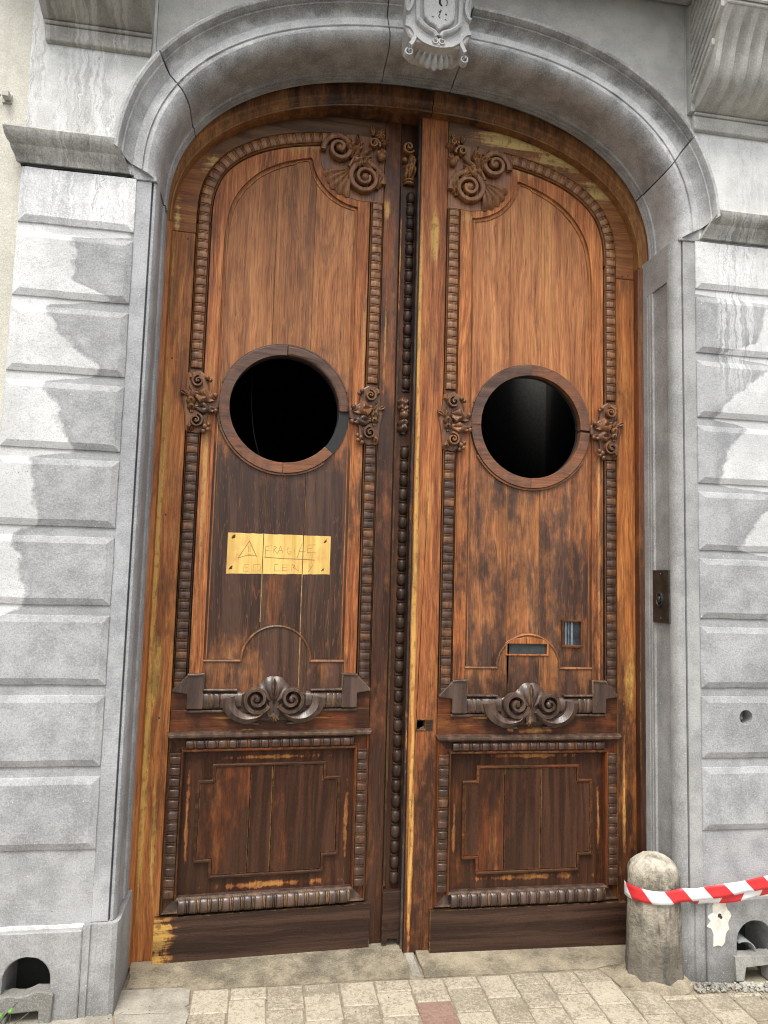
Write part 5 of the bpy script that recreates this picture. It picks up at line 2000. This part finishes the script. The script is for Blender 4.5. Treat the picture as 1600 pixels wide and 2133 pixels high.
# ------------------------------------------------------------------ bollard (guard stone)
def bollard_mat():
    g = G('bollard_stone')
    pos = g.n('ShaderNodeNewGeometry').outputs['Position']
    x, y, z = g.sep(pos)
    n1 = g.noise(pos, 9, 5, .65)
    n2 = g.noise(pos, 60, 4, .7)
    n3 = g.noise(g.vec(g.mul(x, 26), g.mul(y, 26), g.mul(z, 4)), 1, 4, .65)
    c = g.mix(g.step(g.add(g.mul(n1, .6), g.mul(n2, .4)), .36, .62), (.145, .125, .095), (.40, .36, .285))
    dz = g.add(z, g.mul(g.sub(n1, .5), .30))
    c = g.mix(g.step(dz, .40, .12, 0, .75), c, (.10, .088, .070))
    c = g.mix(g.step(n3, .52, .66, 0, .65), c, (.055, .052, .047))
    c = g.mix(g.step(dz, .46, .54), c, (.50, .46, .38))
    c = g.mix(g.step(g.sub(1.0, x), -.055, .06, 0, .0), c, (.05, .05, .05))
    return g.done(c, .85, g.bump(g.add(n2, g.mul(n1, 1.5)), .7, .012), .3)


bo_root = empty('bollard', (1.045, .062, gz(1.04)))
tag(bo_root, 'short worn stone bollard with rounded top against the right jamb', 'bollard')
M_BOLL = bollard_mat()
rows = []
r2 = random.Random(8)
NB = 10
lv = [(-.06, 1.16), (.0, 1.13), (.03, 1.08), (.10, 1.045), (.20, 1.02), (.32, 1.0), (.40, .985), (.430, .985), (.438, .965), (.458, .86), (.478, .68), (.494, .46), (.503, .2), (.505, .001)]
angs = []
for k in range(8):
    c0 = k * 45 + 22
    angs += [c0 - 18, c0 - 9, c0, c0 + 9, c0 + 18]
for (zz, k) in lv:
    row = []
    for deg in angs:
        a = R(deg)
        oc = math.cos(PI / 8) / math.cos(((a - R(22) + PI / 8) % (PI / 4)) - PI / 8)
        oc = oc if zz < .445 else 1 + (oc - 1) * .8
        rr = .117 * k * oc * (1 + r2.uniform(-.010, .010) * (zz < .43))
        row.append((rr * math.cos(a), rr * math.sin(a) * .92, zz + r2.uniform(-.002, .002)))
    rows.append(row)
mb = MB()
mb.grid(rows, closed_v=True)
mb.build('shaft', M_BOLL, bo_root, smooth=True, angle=14)
# mortar collar
mb = MB()
rows = []
for (rr, zz) in ((.172, -.004), (.155, .008), (.140, .016), (.125, .026), (.11, .034)):
    rows.append([(rr * (1 + .06 * math.sin(3 * 2 * PI * j / 28) + r2.uniform(-.05, .05)) * math.cos(2 * PI * j / 28), rr * .86 * (1 + r2.uniform(-.05, .05)) * math.sin(2 * PI * j / 28), zz + r2.uniform(-.003, .003)) for j in range(28)])
mb.grid(rows, closed_v=True)
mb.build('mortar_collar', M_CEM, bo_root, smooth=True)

# ------------------------------------------------------------------ barrier tape
def plastic(name, col):
    g = G(name)
    p = g.n('ShaderNodeNewGeometry').outputs['Position']
    n1 = g.noise(p, 30, 4, .6)
    n2 = g.noise(p, 12, 3, .6)
    c = g.mix(g.step(n1, .45, .7, 0, .25), col, lum(col, .75))
    return g.done(c, .35, g.bump(n2, .5, .01), .5)


M_RED = plastic('red_plastic_film', (.62, .030, .035))
M_WHT = plastic('white_plastic_film', (.76, .76, .77))


def tape_part(name, path, w, red0, pitch, parent, slant=.045, thick=.0006):
    """path: (x, y, z) of the band's middle; slanted red and white stripes as separate faces"""
    P = [Vector(p) for p in path]
    cum = [0.0]
    for a, b in zip(P, P[1:]):
        cum.append(cum[-1] + (b - a).length)
    def at(s_):
        s_ = max(0, min(cum[-1] - 1e-6, s_))
        for i in range(len(P) - 1):
            if cum[i + 1] >= s_:
                f = (s_ - cum[i]) / (cum[i + 1] - cum[i])
                return P[i].lerp(P[i + 1], f)
    mb = MB()
    n = int(cum[-1] / .012)
    V4 = 5
    ss = [cum[-1] * i / n for i in range(n + 1)]
    for j in range(V4 - 1):
        f0, f1 = j / (V4 - 1), (j + 1) / (V4 - 1)
        # stripe borders follow the slant: walk along in pieces that end on every border
        marks0 = [red0 + pitch * q + slant * f0 for q in range(-2, int(cum[-1] / pitch) + 2)]
        marks1 = [red0 + pitch * q + slant * f1 for q in range(-2, int(cum[-1] / pitch) + 2)]
        for q in range(len(marks0) - 1):
            a0, a1, b0, b1 = marks0[q], marks0[q + 1], marks1[q], marks1[q + 1]
            m = 6
            for k in range(m):
                u0, u1 = k / m, (k + 1) / m
                pts = []
                for (lo, hi, f, u) in ((a0, a1, f0, u0), (a0, a1, f0, u1), (b0, b1, f1, u1), (b0, b1, f1, u0)):
                    s_ = lo + (hi - lo) * u
                    s_ = max(0, min(cum[-1], s_))
                    c = at(s_)
                    ww = w(s_ / cum[-1]) if callable(w) else w
                    wob = .0025 * math.sin(s_ * 31 + f * 3)
                    pts.append((c.x, c.y + wob + .003 * math.sin(s_ * 19), c.z + ww * (.5 - f) + .0015 * math.sin(s_ * 23)))
                if (Vector(pts[0]) - Vector(pts[1])).length < 1e-5 and (Vector(pts[2]) - Vector(pts[3])).length < 1e-5:
                    continue
                mb.add(pts, [(0, 1, 2, 3)], q % 2)
    o = mb.build(name, [M_RED, M_WHT], parent, smooth=True, recalc=False)
    bm = bmesh.new()
    bm.from_mesh(o.data)
    bmesh.ops.remove_doubles(bm, verts=bm.verts, dist=.0004)
    bm.to_mesh(o.data)
    bm.free()
    so = o.modifiers.new('film', 'SOLIDIFY')
    so.thickness = thick
    return o


tp = empty('barrier_tape', (1.045, .062, .40))
tag(tp, 'red and white striped barrier tape tied round the bollard', 'tape')
cx, cy = 1.045, .062
front = [(cx + .121 * math.cos(R(a)) - cx, cy + .113 * math.sin(R(a)) - cy, .372 - .40 + .012 * (a - 180) / 120) for a in range(160, 300, 8)]
front += [(x - cx, y - cy, z - .40) for x, y, z in [(1.17, -.055, .387), (1.30, -.075, .412), (1.42, -.085, .432), (1.60, -.09, .455), (2.1, -.10, .50), (2.7, -.10, .54)]]
tape_part('front_strand', front, lambda f: .055 - .010 * f, .03, .0885, tp)
back = [(x - cx, y - cy, z - .40) for x, y, z in [(1.045 + .10, .03, .372), (1.19, -.03, .365), (1.30, -.055, .376), (1.42, -.070, .396), (1.60, -.08, .425), (2.1, -.09, .47), (2.7, -.09, .52)]]
tape_part('back_strand', back, lambda f: .050 - .006 * f, .02, .0885, tp, slant=-.03)

# ------------------------------------------------------------------ plaster patch, rubble, weed
r2 = random.Random(21)
pts = []
for i in range(26):
    a = 2 * PI * i / 26
    rr = .060 * (1 + r2.uniform(-.24, .3)) * (1.25 if abs(math.sin(a)) > .8 else 1)
    pts.append((1.291 + rr * math.cos(a) * .85, .268 + rr * math.sin(a) * 1.12))
pp = MB().prism(pts, -.0335, -.0285).build('plaster_patch', plain('cream_plaster', (.66, .63, .54), .9, var=.18), None, bevel=.002)
tag(pp, 'ragged cream plaster patch on the grey plinth beside the right vent', 'plaster patch')
b = MB()
b.ball((1.291, -.034, .292), .009, 8, 5, sy=.3)
b.ball((1.298, -.034, .284), .006, 8, 5, sy=.3)
ob = b.build('plug_hole', M_INK, None)
ob.parent = pp

M_RUB = stone('rubble', dark=(.16, .15, .125), light=(.48, .46, .40), tool='h', seed=50, fleck=0)
mb = MB()
for i in range(700):
    x = r2.uniform(1.27, 1.75)
    y = -.035 - abs(r2.gauss(0, .035))
    if r2.random() < .25:
        x, y = r2.uniform(1.16, 1.30), r2.uniform(-.09, -.02)
    s_ = r2.choice([.002, .003, .003, .004, .005, .006, .009]) * r2.uniform(.7, 1.2)
    mb.ball((x, y, gz(x) + s_ * .35 + .004), s_, 5, 4, sy=r2.uniform(.6, 1.1), sz=r2.uniform(.5, .9))
for i in range(len(mb.v)):
    a, b_, c = mb.v[i]
    mb.v[i] = (a + r2.uniform(-.0012, .0012), b_ + r2.uniform(-.0012, .0012), c + r2.uniform(-.0012, .0012))
tag(mb.build('rubble', M_RUB), 'pale crumbled rubble along the foot of the right plinth', 'rubble', kind='stuff')
mb = MB()
for i in range(120):
    x, y = r2.uniform(-1.0, 1.5), r2.uniform(-.3, .22)
    if r2.random() < .5:
        x, y = r2.uniform(-1.16, -.9), r2.uniform(-.1, .2)
    s_ = r2.choice([.0008, .0011, .0015, .0026])
    mb.ball((x, y, gz(x) + .003 + max(0, y - .13) * .09), s_, 5, 3, sy=r2.uniform(.6, 1.2), sz=.6)
tag(mb.build('grit', plain('dark_grit', (.10, .085, .06), .9)), 'dark crumbs and grit scattered over the pavement', 'grit', kind='stuff')

wd_ = empty('weed', (-1.49, -.065, gz(-1.49)))
tag(wd_, 'small green weed growing under the left vent', 'weed')
M_LEAF = plain('weed_leaf', (.10, .26, .035), .5, var=.3)
M_STEM = plain('weed_stem', (.10, .085, .05), .7)
stems = [[(0, 0, 0), (-.02, -.01, .03), (-.045, -.02, .055)], [(0, 0, 0), (.03, -.005, .02), (.07, .01, .045)], [(0, 0, 0), (-.03, .0, .015), (-.06, -.015, .02)], [(0, 0, 0), (.012, -.01, .03), (.015, -.015, .06)]]
for q in stems:
    MB().tube(catmull(q, 4), .0016, 5).build('stem', M_STEM, wd_, smooth=True)
for (p, a, L) in [((-.03, -.02, .045), 40, .030), ((-.05, -.025, .055), 150, .034), ((-.055, -.02, .022), 200, .036), ((-.035, -.02, .018), -30, .026), ((.012, -.018, .058), 70, .022), ((-.045, -.028, .035), 100, .026)]:
    b = MB()
    rows = []
    for i in range(7):
        u = i / 6
        wv = L * .32 * math.sin(PI * (.06 + .92 * u)) ** .8
        row = []
        for v in (-1, -.5, 0, .5, 1):
            x = math.cos(R(a)) * L * u - math.sin(R(a)) * wv * v
            z = math.sin(R(a)) * L * u + math.cos(R(a)) * wv * v
            row.append((p[0] + x, p[1] - .012 * math.sin(PI * u) + .004 * abs(v), p[2] + z))
        rows.append(row)
    b.grid(rows)
    b.build('leaf', M_LEAF, wd_, smooth=True)
